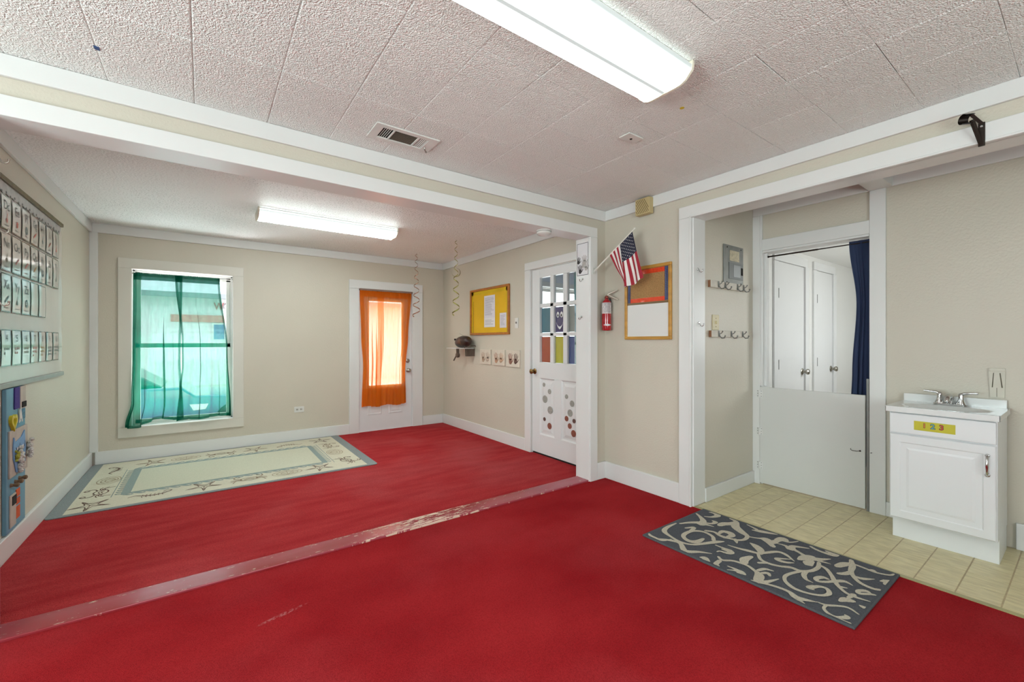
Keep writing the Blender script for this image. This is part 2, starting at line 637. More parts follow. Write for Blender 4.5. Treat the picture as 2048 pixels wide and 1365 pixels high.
# ---- walls
B((2.92, 3.07, 1.765, 2.83, 0, H0), (2.92, 3.07, 3.665, 5.95, 0, H0), (2.92, 3.07, 2.83, 3.665, 2.005, H0),
  (2.92, 3.075, -1.2, 1.765, 2.148, H0), (2.92, 3.075, -2.2, -1.2, 0, H0)).build('wall_right', m_wall, label='beige right wall with the flag and boards', cat='wall', **ST)
B((-2.6, -.72, 2.605, 2.745, 0, H0), (2.725, 2.92, 2.605, 2.745, 0, H0), (-.72, 2.725, 2.605, 2.745, 2.145, H0)).build('wall_partition', m_wall, label='beige partition with wide opening to the far room', cat='wall', **ST)
B((-1.05, -.91, 2.745, 5.95, 0, H0)).build('wall_left', m_wall_far, label='beige left wall of far room behind the alphabet chart', cat='wall', **ST)
wf = B((-.91, -.62, 5.8, 5.95, 0, H0), (.286, 1.655, 5.8, 5.95, 0, H0), (2.44, 2.92, 5.8, 5.95, 0, H0), (-.62, .286, 5.8, 5.95, 0, .325), (-.62, .286, 5.8, 5.95, 1.985, H0), (1.655, 2.44, 5.8, 5.95, 1.945, H0),
       (.37, 1.545, 5.798, 5.8, .12, .468), (2.58, 2.92, 5.798, 5.8, .12, .50), (-.85, -.70, 5.798, 5.8, .12, .46))
wf.build('wall_far', m_wall_far, label='beige far wall with window and glazed door', cat='wall', **ST)
B((-2.72, -2.6, -2.32, -.35, 0, H0), (-2.72, -2.6, 1.85, 2.745, 0, H0), (-2.72, -2.6, -.35, 1.85, 0, .7), (-2.72, -2.6, -.35, 1.85, 2.2, H0)).build('wall_near_left', m_wall, label='beige left wall of the front room', cat='wall', **ST)
B((-2.6, -1.25, -2.32, -2.2, 0, H0), (1.65, 3.07, -2.32, -2.2, 0, H0), (-1.25, 1.65, -2.32, -2.2, 0, .7), (-1.25, 1.65, -2.32, -2.2, 2.2, H0)).build('wall_back', m_wall, label='beige back wall behind the viewer', cat='wall', **ST)
B((3.07, 3.98, 1.76, 1.87, 0, H0)).build('wall_alcove_left', m_wall, label='beige short alcove wall with coat hooks', cat='wall', **ST)
B((3.87, 3.98, 1.70, 1.76, 0, H0), (3.87, 3.98, -1.2, .964, 0, H0), (3.87, 3.98, .964, 1.70, 1.99, H0)).build('wall_alcove_back', m_wall, label='beige alcove back wall behind the sink', cat='wall', **ST)
B((2.92, 3.98, -1.32, -1.2, 0, H0)).build('wall_alcove_right', m_wall, label='beige end wall of the alcove', cat='wall', **ST)
# hall behind the half door
B((3.98, 7.3, 1.95, 2.04, 0, 2.3)).build('wall_hall_left', m_hallw, label='white hall wall with two closet doors', cat='wall', **ST)
B((3.98, 4.9, .08, .2, 0, 2.3), (6.3, 7.3, .08, .2, 0, 2.3), (4.9, 6.3, .08, .2, 0, 1.0), (4.9, 6.3, .08, .2, 2.0, 2.3)).build('wall_hall_right', m_hallw, label='white hall wall opposite the closets', cat='wall', **ST)
B((7.3, 7.42, .08, 2.04, 0, 2.3)).build('wall_hall_end', m_hallw, label='white wall at the end of the hall', cat='wall', **ST)
B((3.98, 7.3, .2, 1.95, 2.2, 2.3)).build('ceiling', m_hallw, label='white hall ceiling', cat='ceiling', **ST)
B((3.98, 7.3, .2, 1.95, -.06, 0)).build('floor', M('hall_tan_floor', (170, 155, 125), .4, var=(6, .1)), label='tan hall floor', cat='floor', **ST)
# side room behind the glazed inner door
B((3.07, 5.6, 4.8, 4.92, 0, .95), (3.07, 5.6, 4.8, 4.92, 2.05, H0), (3.07, 3.8, 4.8, 4.92, .95, 2.05), (5.0, 5.6, 4.8, 4.92, .95, 2.05)).build('wall_side_far', m_sidew, label='pale wall of the room behind the inner door', cat='wall', **ST)
B((5.6, 5.7, 2.04, 4.92, 0, H0)).build('wall_side_end', m_sidew, label='pale end wall of the room behind the inner door', cat='wall', **ST)
B((3.98, 5.6, 2.04, 2.1, 0, H0)).build('wall_side_near', m_sidew, label='pale near wall of the room behind the inner door', cat='wall', **ST)
B((3.07, 5.6, 1.87, 4.8, H0, H0 + .05)).build('ceiling', m_sidew, label='pale ceiling of the room behind the inner door', cat='ceiling', **ST)
B((3.07, 5.6, 1.87, 4.8, -.06, 0)).build('floor', M('side_room_floor', (150, 145, 140), .5, var=(6, .1)), label='grey floor of the room behind the inner door', cat='floor', **ST)
# ---- ceilings
ceil = B((-2.72, 3.07, -2.32, 2.745, H0 + .004, H0 + .08)).build('ceiling', M('ceiling_backing', (200, 194, 184), .7, bump=(95, .3, .004)), label='square tiled ceiling of the front room', cat='ceiling', **ST)
cache = {}
xl = [.271 + .3085 * k for k in range(-6, 9)] + [2.92]
yl = [.82 + .3085 * k for k in range(-4, 6)] + [2.605]
for i in range(len(xl) - 1):
    for j in range(len(yl) - 1):
        a, b = xl[i + 1] - xl[i], yl[j + 1] - yl[j]
        key = (round(a, 3), round(b, 3))
        if key not in cache:
            e = .0048
            mb = MB()
            vs_ = []
            for (ins, z) in ((.0002, .004), (.0002, 0), (e, -.0026)):
                for sx, sy in ((-1, -1), (1, -1), (1, 1), (-1, 1)):
                    vs_.append((sx * (a / 2 - (ins if ins > .001 else ins)), sy * (b / 2 - (ins * .45 if ins > .001 else ins)), z))
            fs_ = [(8, 11, 10, 9)]
            for r0 in (0, 4):
                for k in range(4):
                    fs_.append((r0 + k, r0 + 4 + k, r0 + 4 + (k + 1) % 4, r0 + (k + 1) % 4))
            mb.add(vs_, fs_)
            cache[key] = mb.mesh('ceiling_tile', m_tile)
        piece('ceiling_tile', cache[key], ceil, ((xl[i] + xl[i + 1]) / 2 + random.uniform(-.0008, .0008), (yl[j] + yl[j + 1]) / 2 + random.uniform(-.0012, .0012), H0 + random.uniform(-.0008, .0012)))
B((-1.05, 3.07, 2.745, 5.95, H0, H0 + .08)).build('ceiling', m_popcorn, label='glossy spattered white ceiling of the far room', cat='ceiling', **ST)
B((3.075, 3.98, -1.32, 1.87, H0, H0 + .08)).build('ceiling', m_white, label='white alcove ceiling above the sink', cat='ceiling', **ST)

# ---- crown boards
C0 = 2.293
def trim(n, label, *boxes, bev=.003, mat=None):
    return B(*boxes).build('trim_%d' % n, mat or m_white, bevel=bev, label=label, cat='trim', **ST)
trim(3, 'white crown board along the partition above the wide opening', (-2.6, 2.92, 2.586, 2.605, C0, H0 - .003))
trim(4, 'white crown board along the right wall of the front room', (2.901, 2.92, -2.2, 2.586, C0 + .003, H0 - .003))
trim(5, 'white crown board along the far wall', (-.89, 2.901, 5.78, 5.8, C0, H0))
trim(6, 'white crown board along the left wall of the far room', (-.91, -.89, 2.745, 5.8, C0, H0))
trim(7, 'white crown board along the right wall of the far room', (2.90, 2.92, 2.765, 5.78, C0, H0))
trim(8, 'white crown board on the far side of the partition', (-.89, 2.92, 2.745, 2.765, C0, H0))
trim(9, 'white crown board at the top of the alcove back wall', (3.85, 3.87, -1.2, 1.76, C0 + .003, H0))
trim(10, 'white vertical board in the far left corner', (-.91, -.848, 5.775, 5.8, .128, C0))
# ---- casing of the wide opening
trim(11, 'white casing and lining around the wide opening', (-.795, 2.80, 2.585, 2.605, 2.131, 2.216), (2.714, 2.80, 2.585, 2.605, 0, 2.131), (-.795, -.709, 2.585, 2.605, 0, 2.131),
     (2.71, 2.726, 2.600, 2.75, 0, 2.131), (-.721, -.705, 2.600, 2.75, 0, 2.131), (-.705, 2.71, 2.600, 2.75, 2.131, 2.146),
     (-.795, 2.80, 2.745, 2.765, 2.131, 2.216), (2.714, 2.745, 2.745, 2.765, 0, 2.131), (-.795, -.709, 2.745, 2.765, 0, 2.131))
# ---- casing of the alcove opening
trim(12, 'white casing and lining around the alcove opening', (2.898, 2.92, -1.29, 1.858, 2.136, 2.224), (2.898, 2.92, 1.772, 1.858, 0, 2.136), (2.893, 2.93, 1.758, 1.772, 0, 2.146), (2.893, 2.93, -1.2, 1.772, 2.133, 2.144),
     (2.92, 3.076, 1.75, 1.766, 0, 2.148), (2.92, 3.076, -1.2, 1.75, 2.133, 2.149), (2.898, 2.92, -1.29, -1.2, 0, 2.136))
# ---- posts, head and beam in the alcove
trim(13, 'white left post of the half door frame', (3.848, 3.87, 1.70, 1.76, 0, C0 + .002), (3.848, 3.87, 1.684, 1.70, .84, C0 + .002))
trim(14, 'white right post between half door and sink', (3.848, 3.87, .872, .962, 0, C0 + .002))
trim(15, 'white head board above the half door', (3.849, 3.87, .962, 1.684, 1.992, 2.088), (3.856, 3.99, .964, 1.70, 1.975, 1.992))
trim(16, 'white lining boards inside the half door frame', (3.87, 3.99, 1.688, 1.703, 0, 1.99), (3.87, 3.99, .961, .966, 0, 1.99), (3.90, 3.925, 1.668, 1.69, .84, 1.975), (3.985, 4.0, 1.69, 1.78, 0, 2.06), (3.985, 4.0, .87, .964, 0, 2.06))
trim(17, 'white boxed beam across the alcove ceiling', (3.075, 3.87, .835, .965, C0 + .002, H0))
# ---- baseboards
def bboard(n, label, *boxes):
    return B(*boxes).build('baseboard_' + n, m_white, bevel=.004, label=label, cat='baseboard', **ST)
bboard('far', 'white baseboard along the far wall', (-.87, 1.545, 5.778, 5.799, 0, .13), (2.58, 2.90, 5.778, 5.799, 0, .13))
bboard('left', 'white baseboard along the left wall of the far room', (-.91, -.888, 2.765, 5.778, 0, .13))
bboard('right', 'white baseboard of the right wall beside the wide doorway', (2.898, 2.92, 3.765, 5.778, 0, .135))
bboard('near_right', 'white baseboard below the cork and white board', (2.900, 2.92, 1.858, 2.605, 0, .148), (2.80, 2.92, 2.585, 2.605, 0, .148))
bboard('alcove', 'white baseboard of the short alcove wall', (3.076, 3.848, 1.742, 1.76, 0, .105))
bboard('sink', 'white baseboard beside the sink cabinet', (3.85, 3.87, -1.2, .285, 0, .155), (3.85, 3.87, .79, .872, 0, .10))
bboard('near_left', 'white baseboard of the unseen front walls', (-2.6, -2.58, -2.2, 2.6, 0, .14), (-2.58, 2.9, -2.2, -2.18, 0, .14), (-2.58, -.795, 2.585, 2.605, 0, .14))

# ---- windows
def sash_window(n, label, axis, a0, a1, z0, z1, f, d, casing, sgn=1, split=None, cmat=None):
    """axis 'Y': wall plane Y=f, room on the -Y side (sgn=1). a runs along X. 'X': plane X=f."""
    def bx(a_0, a_1, d_0, d_1, z_0, z_1):
        p, q = f + sgn * d_0, f + sgn * d_1
        return (a_0, a_1, p, q, z_0, z_1) if axis == 'Y' else (p, q, a_0, a_1, z_0, z_1)
    c = (a0 + a1) / 2
    W = thing('window_%d' % n, (c, f, z0) if axis == 'Y' else (f, c, z0), label, 'window', kind='structure')
    ci = casing
    B(bx(a0 - ci, a1 + ci, -.022, 0, z1, z1 + ci)).build('casing', cmat or m_white, W, bevel=.003)
    B(bx(a0 - ci, a1 + ci, -.022, 0, z0 - ci, z0)).build('casing', cmat or m_white, W, bevel=.003)
    B(bx(a0 - ci, a0, -.022, 0, z0, z1)).build('casing', cmat or m_white, W, bevel=.003)
    B(bx(a1, a1 + ci, -.022, 0, z0, z1)).build('casing', cmat or m_white, W, bevel=.003)
    t = .012
    B(bx(a0 - t, a0 + .003, -.001, d, z0, z1), bx(a1 - .003, a1 + t, -.001, d, z0, z1), bx(a0 - t, a1 + t, -.001, d, z1 - .003, z1 + t), bx(a0 - t, a1 + t, -.001, d, z0 - t, z0 + .003)).build('jamb_lining', m_white, W)
    zm = split or (z0 + z1) / 2
    fw = .042
    B(bx(a0, a0 + .02, d * .4, d * .95, z0, z1), bx(a1 - .02, a1, d * .4, d * .95, z0, z1), bx(a0, a1, d * .4, d * .95, z1 - .02, z1), bx(a0, a1, d * .4, d * .95, z0, z0 + .02)).build('window_frame', m_metalw, W, bevel=.002)
    for (k0, k1, e0, e1) in ((zm - .005, z1 - .02, .66, .86), (z0 + .02, zm + .03, .44, .64)):
        s = B(bx(a0 + .02, a0 + .02 + fw, d * e0, d * e1, k0, k1), bx(a1 - .02 - fw, a1 - .02, d * e0, d * e1, k0, k1), bx(a0 + .02, a1 - .02, d * e0, d * e1, k1 - fw, k1), bx(a0 + .02, a1 - .02, d * e0, d * e1, k0, k0 + fw)).build('sash', m_metalw, W, bevel=.003)
        em = (e0 + e1) / 2
        B(bx(a0 + .02 + fw, a1 - .02 - fw, d * em - .002, d * em + .002, k0 + fw, k1 - fw)).build('pane', m_glass, s)
    return W
m_cas = M('cream_window_casing_paint', (216, 210, 198), .35, bump=(40, .05, .002), var=(2.5, .02))
sash_window(1, 'white sash window behind the teal curtains', 'Y', -.60, .266, .345, 1.965, 5.8, .15, .103, 1, 1.165, m_cas)
sash_window(2, 'sash window in the left wall of the front room', 'X', -.33, 1.83, .72, 2.18, -2.6, .12, .09, -1)
sash_window(3, 'wide window in the back wall', 'Y', -1.23, 1.63, .72, 2.18, -2.2, .12, .09, -1)
sash_window(4, 'hall window opposite the closet doors', 'Y', 4.92, 6.28, 1.02, 1.98, .2, .12, .07, -1)
sash_window(5, 'window of the room behind the inner door', 'Y', 3.82, 4.98, .97, 2.03, 4.8, .12, .07, 1)

# ---- door 1: glazed exterior door in the far wall
D1 = thing('door_1', (2.05, 5.83, 0), 'white half-glazed exterior door behind the orange curtain', 'door', kind='structure')
B((1.545, 1.672, 5.778, 5.8, 0, 1.925)).build('casing', m_white, D1, bevel=.003)
B((2.425, 2.578, 5.778, 5.8, 0, 1.925)).build('casing', m_white, D1, bevel=.003)
B((1.545, 2.578, 5.778, 5.8, 1.927, 2.04)).build('casing', m_white, D1, bevel=.003)
B((1.655, 1.674, 5.80, 5.93, 0, 1.94), (2.422, 2.44, 5.80, 5.93, 0, 1.94), (1.655, 2.44, 5.80, 5.93, 1.925, 1.945), (1.655, 2.44, 5.82, 5.95, -.05, .006)).build('jamb_lining', m_white, D1)
gx0, gx1, gz0, gz1 = 1.79, 2.285, .60, 1.79
B((1.676, gx0, 5.812, 5.855, .004, 1.922), (gx1, 2.42, 5.812, 5.855, .004, 1.922), (gx0, gx1, 5.812, 5.855, .004, gz0), (gx0, gx1, 5.812, 5.855, gz1, 1.922)).build('slab', m_door, D1)
B((gx0 - .02, gx0 + .02, 5.802, 5.814, gz0 - .02, gz1 + .02), (gx1 - .02, gx1 + .02, 5.802, 5.814, gz0 - .02, gz1 + .02), (gx0, gx1, 5.802, 5.814, gz0 - .02, gz0 + .02), (gx0, gx1, 5.802, 5.814, gz1 - .02, gz1 + .02)).build('glazing_bead', m_door, D1, bevel=.004)
B((gx0, gx1, 5.83, 5.836, gz0, gz1)).build('pane', m_glass, D1)
for (px0, px1) in ((1.79, 1.99), (2.085, 2.285)):
    pz0, pz1 = .215, .50
    mb = MB()
    r0 = [(px0, pz0), (px1, pz0), (px1, pz1), (px0, pz1)]
    ring = lambda i, y: [(px0 + i, y, pz0 + i), (px1 - i, y, pz0 + i), (px1 - i, y, pz1 - i), (px0 + i, y, pz1 - i)]
    vv = ring(0, 5.8115) + ring(.014, 5.806) + ring(.028, 5.8115) + ring(.05, 5.807)
    ff = []
    for k in range(3):
        ff += [(k * 4 + q, k * 4 + (q + 1) % 4, k * 4 + 4 + (q + 1) % 4, k * 4 + 4 + q) for q in range(4)]
    ff.append((12, 13, 14, 15))
    mb.add(vv, ff).build('panel', m_door, D1)
def knob(parent, loc, ax, mat, s=1.0, name='door_knob'):
    return MB().lathe([(.031 * s, 0), (.031 * s, .004 * s), (.026 * s, .008 * s), (.011 * s, .012 * s), (.011 * s, .028 * s), (.02 * s, .034 * s), (.027 * s, .044 * s), (.027 * s, .054 * s), (.018 * s, .062 * s), (.004 * s, .064 * s)], loc, ax, 20).build(name, mat, parent, smooth=40)
knob(D1, (2.366, 5.812, .807), (0, -1, 0), m_nickel)
MB().lathe([(.03, 0), (.03, .008), (.024, .014), (.012, .016), (.012, .018)], (2.36, 5.812, .944), (0, -1, 0), 20).box(2.356, 2.364, 5.785, 5.797, .928, .96).build('deadbolt', m_nickel, D1, smooth=40)

# ---- door 2: nine-light inner door in the right wall of the far room
D2 = thing('door_2', (2.94, 3.25, 0), 'white inner door with nine panes and dot stickers', 'door', kind='structure')
B((2.899, 2.92, 3.668, 3.765, 0, 2.006)).build('casing', m_white, D2, bevel=.003)
B((2.899, 2.92, 2.768, 2.832, 0, 2.006)).build('casing', m_white, D2, bevel=.003)
B((2.899, 2.92, 2.768, 3.765, 2.008, 2.09)).build('casing', m_white, D2, bevel=.003)
B((2.92, 3.06, 3.662, 3.668, 0, 2.006), (2.92, 3.06, 2.828, 2.834, 0, 2.006), (2.92, 3.06, 2.83, 3.665, 2.0, 2.008)).build('jamb_lining', m_white, D2)
fx0, fx1 = 2.924, 2.966
cols = [(3.364, 3.530), (3.166, 3.309), (2.948, 3.107)]
rows = [(1.624, 1.905), (1.312, 1.582), (.996, 1.276)]
mb = B((fx0, fx1, 3.530, 3.658, .02, 1.998), (fx0, fx1, 2.838, 2.948, .02, 1.998), (fx0, fx1, 2.948, 3.53, 1.905, 1.998), (fx0, fx1, 2.948, 3.53, .826, .996), (fx0, fx1, 2.948, 3.53, .02, .222), (fx0, fx1, 3.19, 3.294, .222, .826))
mb.build('slab', m_door, D2, bevel=.002)
B((fx0 + .002, fx1, 3.309, 3.364, .996, 1.905), (fx0 + .002, fx1, 3.107, 3.166, .996, 1.905), (fx0 + .002, fx1, 2.948, 3.53, 1.582, 1.624), (fx0 + .002, fx1, 2.948, 3.53, 1.276, 1.312)).build('muntin_grid', m_door, D2, bevel=.006)
for (y0, y1) in cols:
    for (z0, z1) in rows:
        B((2.949, 2.952, y0, y1, z0, z1)).build('pane', m_glass, D2)
def flatmat(n, c, r=.55):
    return M(n, c, r, bump=(90, .05, .001), var=(10, .04))
sheets = {(0, 1): (1, (52, 120, 142)), (1, 1): (1, (58, 38, 112)), (2, 1): (.5, (150, 150, 146)), (0, 2): (1, (196, 72, 26)), (1, 2): (1, (214, 200, 24)), (2, 2): (.5, (28, 58, 140))}
for (c, r), (fr, col) in sheets.items():
    y0, y1 = cols[c]
    z0, z1 = rows[r]
    o = B((2.954, 2.956, y1 - (y1 - y0) * fr, y1 - .002, z0 + .003, z1 - .006)).build('paper_sheet', flatmat('coloured_paper', col), D2, label='sheet of coloured paper behind the pane')
    if (c, r) == (1, 1):
        fn = onX(2.9475)
        e = MB()
        ym = -(y0 + y1) / 2
        for k in (-1, 1):
            e.disc(fn, ym + .028 * k, 1.495, .0205, .030)
        pts = []
        for k in range(13):
            t = -1 + k / 6
            pts.append((ym + .052 * t, 1.412 - .040 * (1 - t * t) + (.012 if abs(t) > .9 else 0)))
        for k in range(12, -1, -1):
            t = -1 + k / 6
            pts.append((ym + .050 * t, 1.406 - .062 * (1 - abs(t) ** 1.6)))
        e.add([fn(a, b) for a, b in pts], [(k, k + 1, 24 - k, 25 - k) for k in range(12)])
        e.build('smiling_face', m_paper, o)
        e = MB()
        for k in (-1, 1):
            e.disc(onX(2.9470), ym + .026 * k, 1.487, .009, .014)
        e.build('pupil', m_black, o)
for (y0, y1) in ((3.294, 3.530), (2.948, 3.19)):
    z0, z1 = .222, .826
    mb = MB()
    ring = lambda i, x: [(x, y1 - i, z0 + i), (x, y0 + i, z0 + i), (x, y0 + i, z1 - i), (x, y1 - i, z1 - i)]
    vv = ring(0, 2.925) + ring(.014, 2.936) + ring(.03, 2.936) + ring(.06, 2.928)
    ff = []
    for k in range(3):
        ff += [(k * 4 + q, k * 4 + (q + 1) % 4, k * 4 + 4 + (q + 1) % 4, k * 4 + 4 + q) for q in range(4)]
    ff.append((12, 13, 14, 15))
    mb.add(vv, ff).build('panel', m_door, D2)
m_dotg = M('grey_textured_sticker', (158, 156, 148), .7, bump=(150, .3, .002), var=(90, .2))
m_dotc = M('copper_textured_sticker', (140, 82, 66), .6, bump=(150, .3, .002), var=(90, .25))
m_dotb = M('brown_textured_sticker', (106, 78, 70), .6, bump=(150, .3, .002), var=(90, .25))
for y, z, r, mt in [(3.461, .759, .022, 0), (3.372, .694, .027, 0), (3.445, .607, .040, 0), (3.364, .501, .040, 0), (3.453, .394, .021, 2), (3.372, .333, .033, 1),
                    (3.114, .668, .023, 0), (3.036, .608, .031, 0), (3.064, .511, .036, 0), (3.114, .449, .027, 1), (3.008, .44, .022, 2), (3.068, .382, .028, 1), (3.015, .317, .034, 1)]:
    MB().lathe([(r, 0), (r, .0012)], (2.9275, y, z), (-1, 0, 0), 24).build('dot_sticker', (m_dotg, m_dotc, m_dotb)[mt], D2)
B((2.935, 2.955, 2.84, 3.655, .001, .019)).build('door_sweep', m_dark, D2)  # dark strip painted in for the shade of the gap under the door
knob(D2, (2.924, 3.612, .894), (-1, 0, 0), m_brass, 1.0)

# ---- door 3: half door to the hall
D3 = thing('door_3', (3.85, 1.34, 0), 'plain white half door under the navy curtain', 'door', kind='structure')
B((3.842, 3.868, .984, 1.698, .016, .832)).build('slab', M('white_half_door_paint', (214, 214, 210), .4, bump=(25, .06, .003), var=(2.5, .02)), D3, bevel=.002)
for z in (.775, .455, .165):
    mb = MB()
    mb.tube([(3.838, 1.7, z - .03), (3.838, 1.7, z + .03)], .006, 8)
    mb.box(3.838, 3.8415, 1.672, 1.698, z - .03, z + .03).box(3.8445, 3.848, 1.702, 1.728, z - .03, z + .03)
    hg = mb.build('hinge', m_white, D3)
    mb = MB()
    for dz in (-.022, 0, .022):
        mb.ball((3.8385, 1.684, z + dz), .003, 6, 4).ball((3.8445, 1.716, z + dz), .003, 6, 4)
    mb.build('screw', m_dark, hg)
B((3.856, 3.872, .966, .980, .0, .95)).build('strike_strip', m_steel, D3)
mb = MB().tube([(3.832, 1.012, .428), (3.828, 1.03, .424), (3.828, 1.055, .424), (3.83, 1.066, .430), (3.832, 1.064, .438)], .0022, 6)
mb.ball((3.838, 1.012, .428), .006, 8, 6)
mb.build('hook_latch', m_bronze, D3, smooth=50)
MB().tube([(3.848, .948, .427), (3.838, .946, .427), (3.834, .952, .427)], .0022, 6).build('latch_eye', m_bronze, D3)

# ---- doors 4 and 5: hall closets
for n, x0, x1, lab in ((4, 4.78, 5.44, 'white hall closet door nearer the half door'), (5, 5.80, 6.30, 'white hall closet door partly behind the navy curtain')):
    D = thing('door_%d' % n, ((x0 + x1) / 2, 1.95, 0), lab, 'door', kind='structure')
    B((x0 + .004, x1 - .004, 1.936, 1.952, .01, 2.045)).build('slab', m_door, D, bevel=.002)
    B((x0 - .09, x0, 1.93, 1.95, 0, 2.05)).build('casing', m_door, D, bevel=.003)
    B((x1, x1 + .09, 1.918, 1.95, 0, 2.05)).build('casing', m_door, D, bevel=.003)
    B((x0 - .09, x1 + .09, 1.928, 1.95, 2.052, 2.145)).build('casing', m_door, D, bevel=.003)
    for z in (1.72, .98):
        B((x0 + .002, x0 + .016, 1.930, 1.937, z - .05, z + .05)).build('hinge', m_steel, D)
    knob(D, (x1 - .055, 1.936, .885), (0, -1, 0), m_nickel, 1.15)

# ================================================================ CURTAINS
def smooth(t):
    t = max(0, min(1, t))
    return t * t * (3 - 2 * t)
def interp(tab, z):
    """tab: (z, x) from top to bottom"""
    if z >= tab[0][0]:
        return tab[0][1]
    for (z0, x0), (z1, x1) in zip(tab, tab[1:]):
        if z >= z1:
            t = (z0 - z) / (z0 - z1)
            return x0 + (x1 - x0) * smooth(t)
    return tab[-1][1]
def drape(L, Rr, zt, zb, y_top, y_bot, folds, amp, seed, ruff=.0, zb_fn=None, pleat=1.0):
    rnd = random.Random(seed)
    ph = [rnd.uniform(0, 6.28) for _ in range(6)]
    def fn(u, v):
        bot = zb_fn(u) if zb_fn else zb
        z = zt + (bot - zt) * v
        x = interp(L, z) + (interp(Rr, z) - interp(L, z)) * u
        y = y_top + (y_bot - y_top) * smooth(v)
        g = .35 + .65 * smooth(v * 1.4)
        wv = math.sin(u * folds * 6.283 + ph[0] + .7 * math.sin(v * 2.1 + ph[1])) + .6 * math.sin(u * folds * 1.7 * 6.283 + ph[2] + 1.1 * math.sin(v * 3 + ph[3])) + .35 * math.sin(u * folds * 3.1 * 6.283 + ph[4] + v * 2)
        dy = amp * g * wv
        W_ = interp(Rr, z) - interp(L, z)
        nfo = folds * 1.55
        A_f = 1.0 + .62 * math.sin(u * 11 + ph[5]) + .35 * math.sin(v * 4.2 + u * 5 + ph[2])
        dx = pleat * W_ * A_f * g * math.sin(u * nfo * 6.283 + ph[0] + .55 * math.sin(v * 2.6 + ph[1]) + .35 * math.sin(v * 6.1 + u * 4 + ph[3])) / (nfo * 6.283) * min(1, u * 14, (1 - u) * 14)
        if v < .05 and ruff:
            k = 1 - v / .05
            dy += ruff * k * math.sin(u * folds * 11 * 6.283)
            z += ruff * .5 * k * math.sin(u * folds * 9 * 6.283 + 1)
        return (x + dx, y + dy, z)
    return fn
def curtain(name, label, group, fn, mat, nu, nv, hem=None, bhem=.02, thead=.0, side=(0, 1), loc=None, mhem=None):
    p0 = fn(.5, 0)
    T = thing(name, (p0[0], p0[1], fn(.5, 1)[2]), label, 'curtain', group)
    MB().sheet(fn, nu, nv).build('cloth', mat, T, smooth=180)
    hm = mhem or mat
    if hem:
        for s_ in side:
            MB().sheet(lambda u, v: tuple(a + b for a, b in zip(fn(u * hem if s_ == 0 else 1 - hem + u * hem, v), (0, -.003, 0))), 6, nv).build('side_hem', hm, T, smooth=180)
    if bhem:
        MB().sheet(lambda u, v: tuple(a + b for a, b in zip(fn(u, 1 - bhem + v * bhem), (0, -.003, 0))), nu, 3).build('bottom_hem', hm, T, smooth=180)
    if thead:
        for k in (1, 2):
            MB().sheet(lambda u, v: tuple(a + b for a, b in zip(fn(u, v * thead), (0, -.004 * k, 0))), nu, 4).build('heading', hm, T, smooth=180)
    return T
# teal pair on the far window
fl = drape([(1.915, -.588), (1.03, -.592), (.6, -.60), (.37, -.645)], [(1.915, -.19), (1.03, -.203), (.38, -.178)], 1.925, .375, 5.785, 5.735, 3.4, .0125, 3, .007,
           lambda u: .352 + .055 * smooth(u * 1.3) - .02 * math.sin(u * 9), 1.15)
curtain('sheer_curtain', 'left teal sheer curtain panel, its lower corner flaring out', 'teal window curtains', fl, m_teal, 200, 60, .06, .018, .045, (0, 1))
fr_ = drape([(1.915, -.252), (1.2, -.196), (.95, -.194), (.7, -.215), (.38, -.238)], [(1.915, .141), (1.127, .212), (.38, .245)], 1.925, .385, 5.78, 5.732, 3.4, .0125, 11, .007,
            lambda u: .372 + .022 * u + .008 * math.sin(u * 11), 1.15)
curtain('sheer_curtain', 'right teal sheer curtain panel, leaving bare glass beside it', 'teal window curtains', fr_, m_teal, 200, 60, .055, .018, .045, (0, 1))
t = thing('curtain_rod', (-.17, 5.795, 1.915), 'thin white tension rod holding the teal curtains', 'curtain rod')
MB().tube([(-.595, 5.795, 1.917), (.262, 5.795, 1.917)], .005, 8).build('rod', m_metalw, t, smooth=50)
for xa, xb in ((-.597, -.585), (.252, .263)):
    MB().tube([(xa, 5.795, 1.917), (xb, 5.795, 1.917)], .009, 10).build('rod_end', m_metalw, t, smooth=50)
# orange curtain on the exterior door
fo = drape([(1.90, 1.682), (1.3, 1.700), (.9, 1.725), (.35, 1.705)], [(1.90, 2.405), (1.3, 2.36), (.8, 2.315), (.35, 2.325)], 1.905, .335, 5.787, 5.78, 7.0, .006, 21, .003,
           lambda u: .338 + .01 * math.sin(u * 14), 1.35)
OC = curtain('sheer_curtain', 'orange sheer curtain hanging over the exterior door glass', None, fo, m_orange, 260, 60, .075, .0, .05, (0, 1))
MB().sheet(lambda u, v: tuple(a + b for a, b in zip(fo(.33 + .11 * u + .02 * math.sin(v * 5), v), (0, -.004 - .005 * math.sin(u * 3.1), 0))), 12, 60).build('gathered_fold', m_orange, OC, smooth=180)
MB().sheet(lambda u, v: tuple(a + b for a, b in zip(fo(u, .845 + .155 * v), (0, -.004, 0))), 160, 8).build('bottom_hem', m_orange, OC, smooth=180)
t = thing('curtain_rod', (2.05, 5.78, 1.91), 'flat brown rod holding the orange curtain', 'curtain rod')
B((1.678, 2.42, 5.768, 5.778, 1.905, 1.93)).build('rod', M('brown_painted_rod', (140, 112, 98), .5), t, bevel=.003)
for xa in (1.680, 2.406):
    B((xa, xa + .012, 5.778, 5.812, 1.905, 1.93)).build('rod_bracket', m_steel, t)
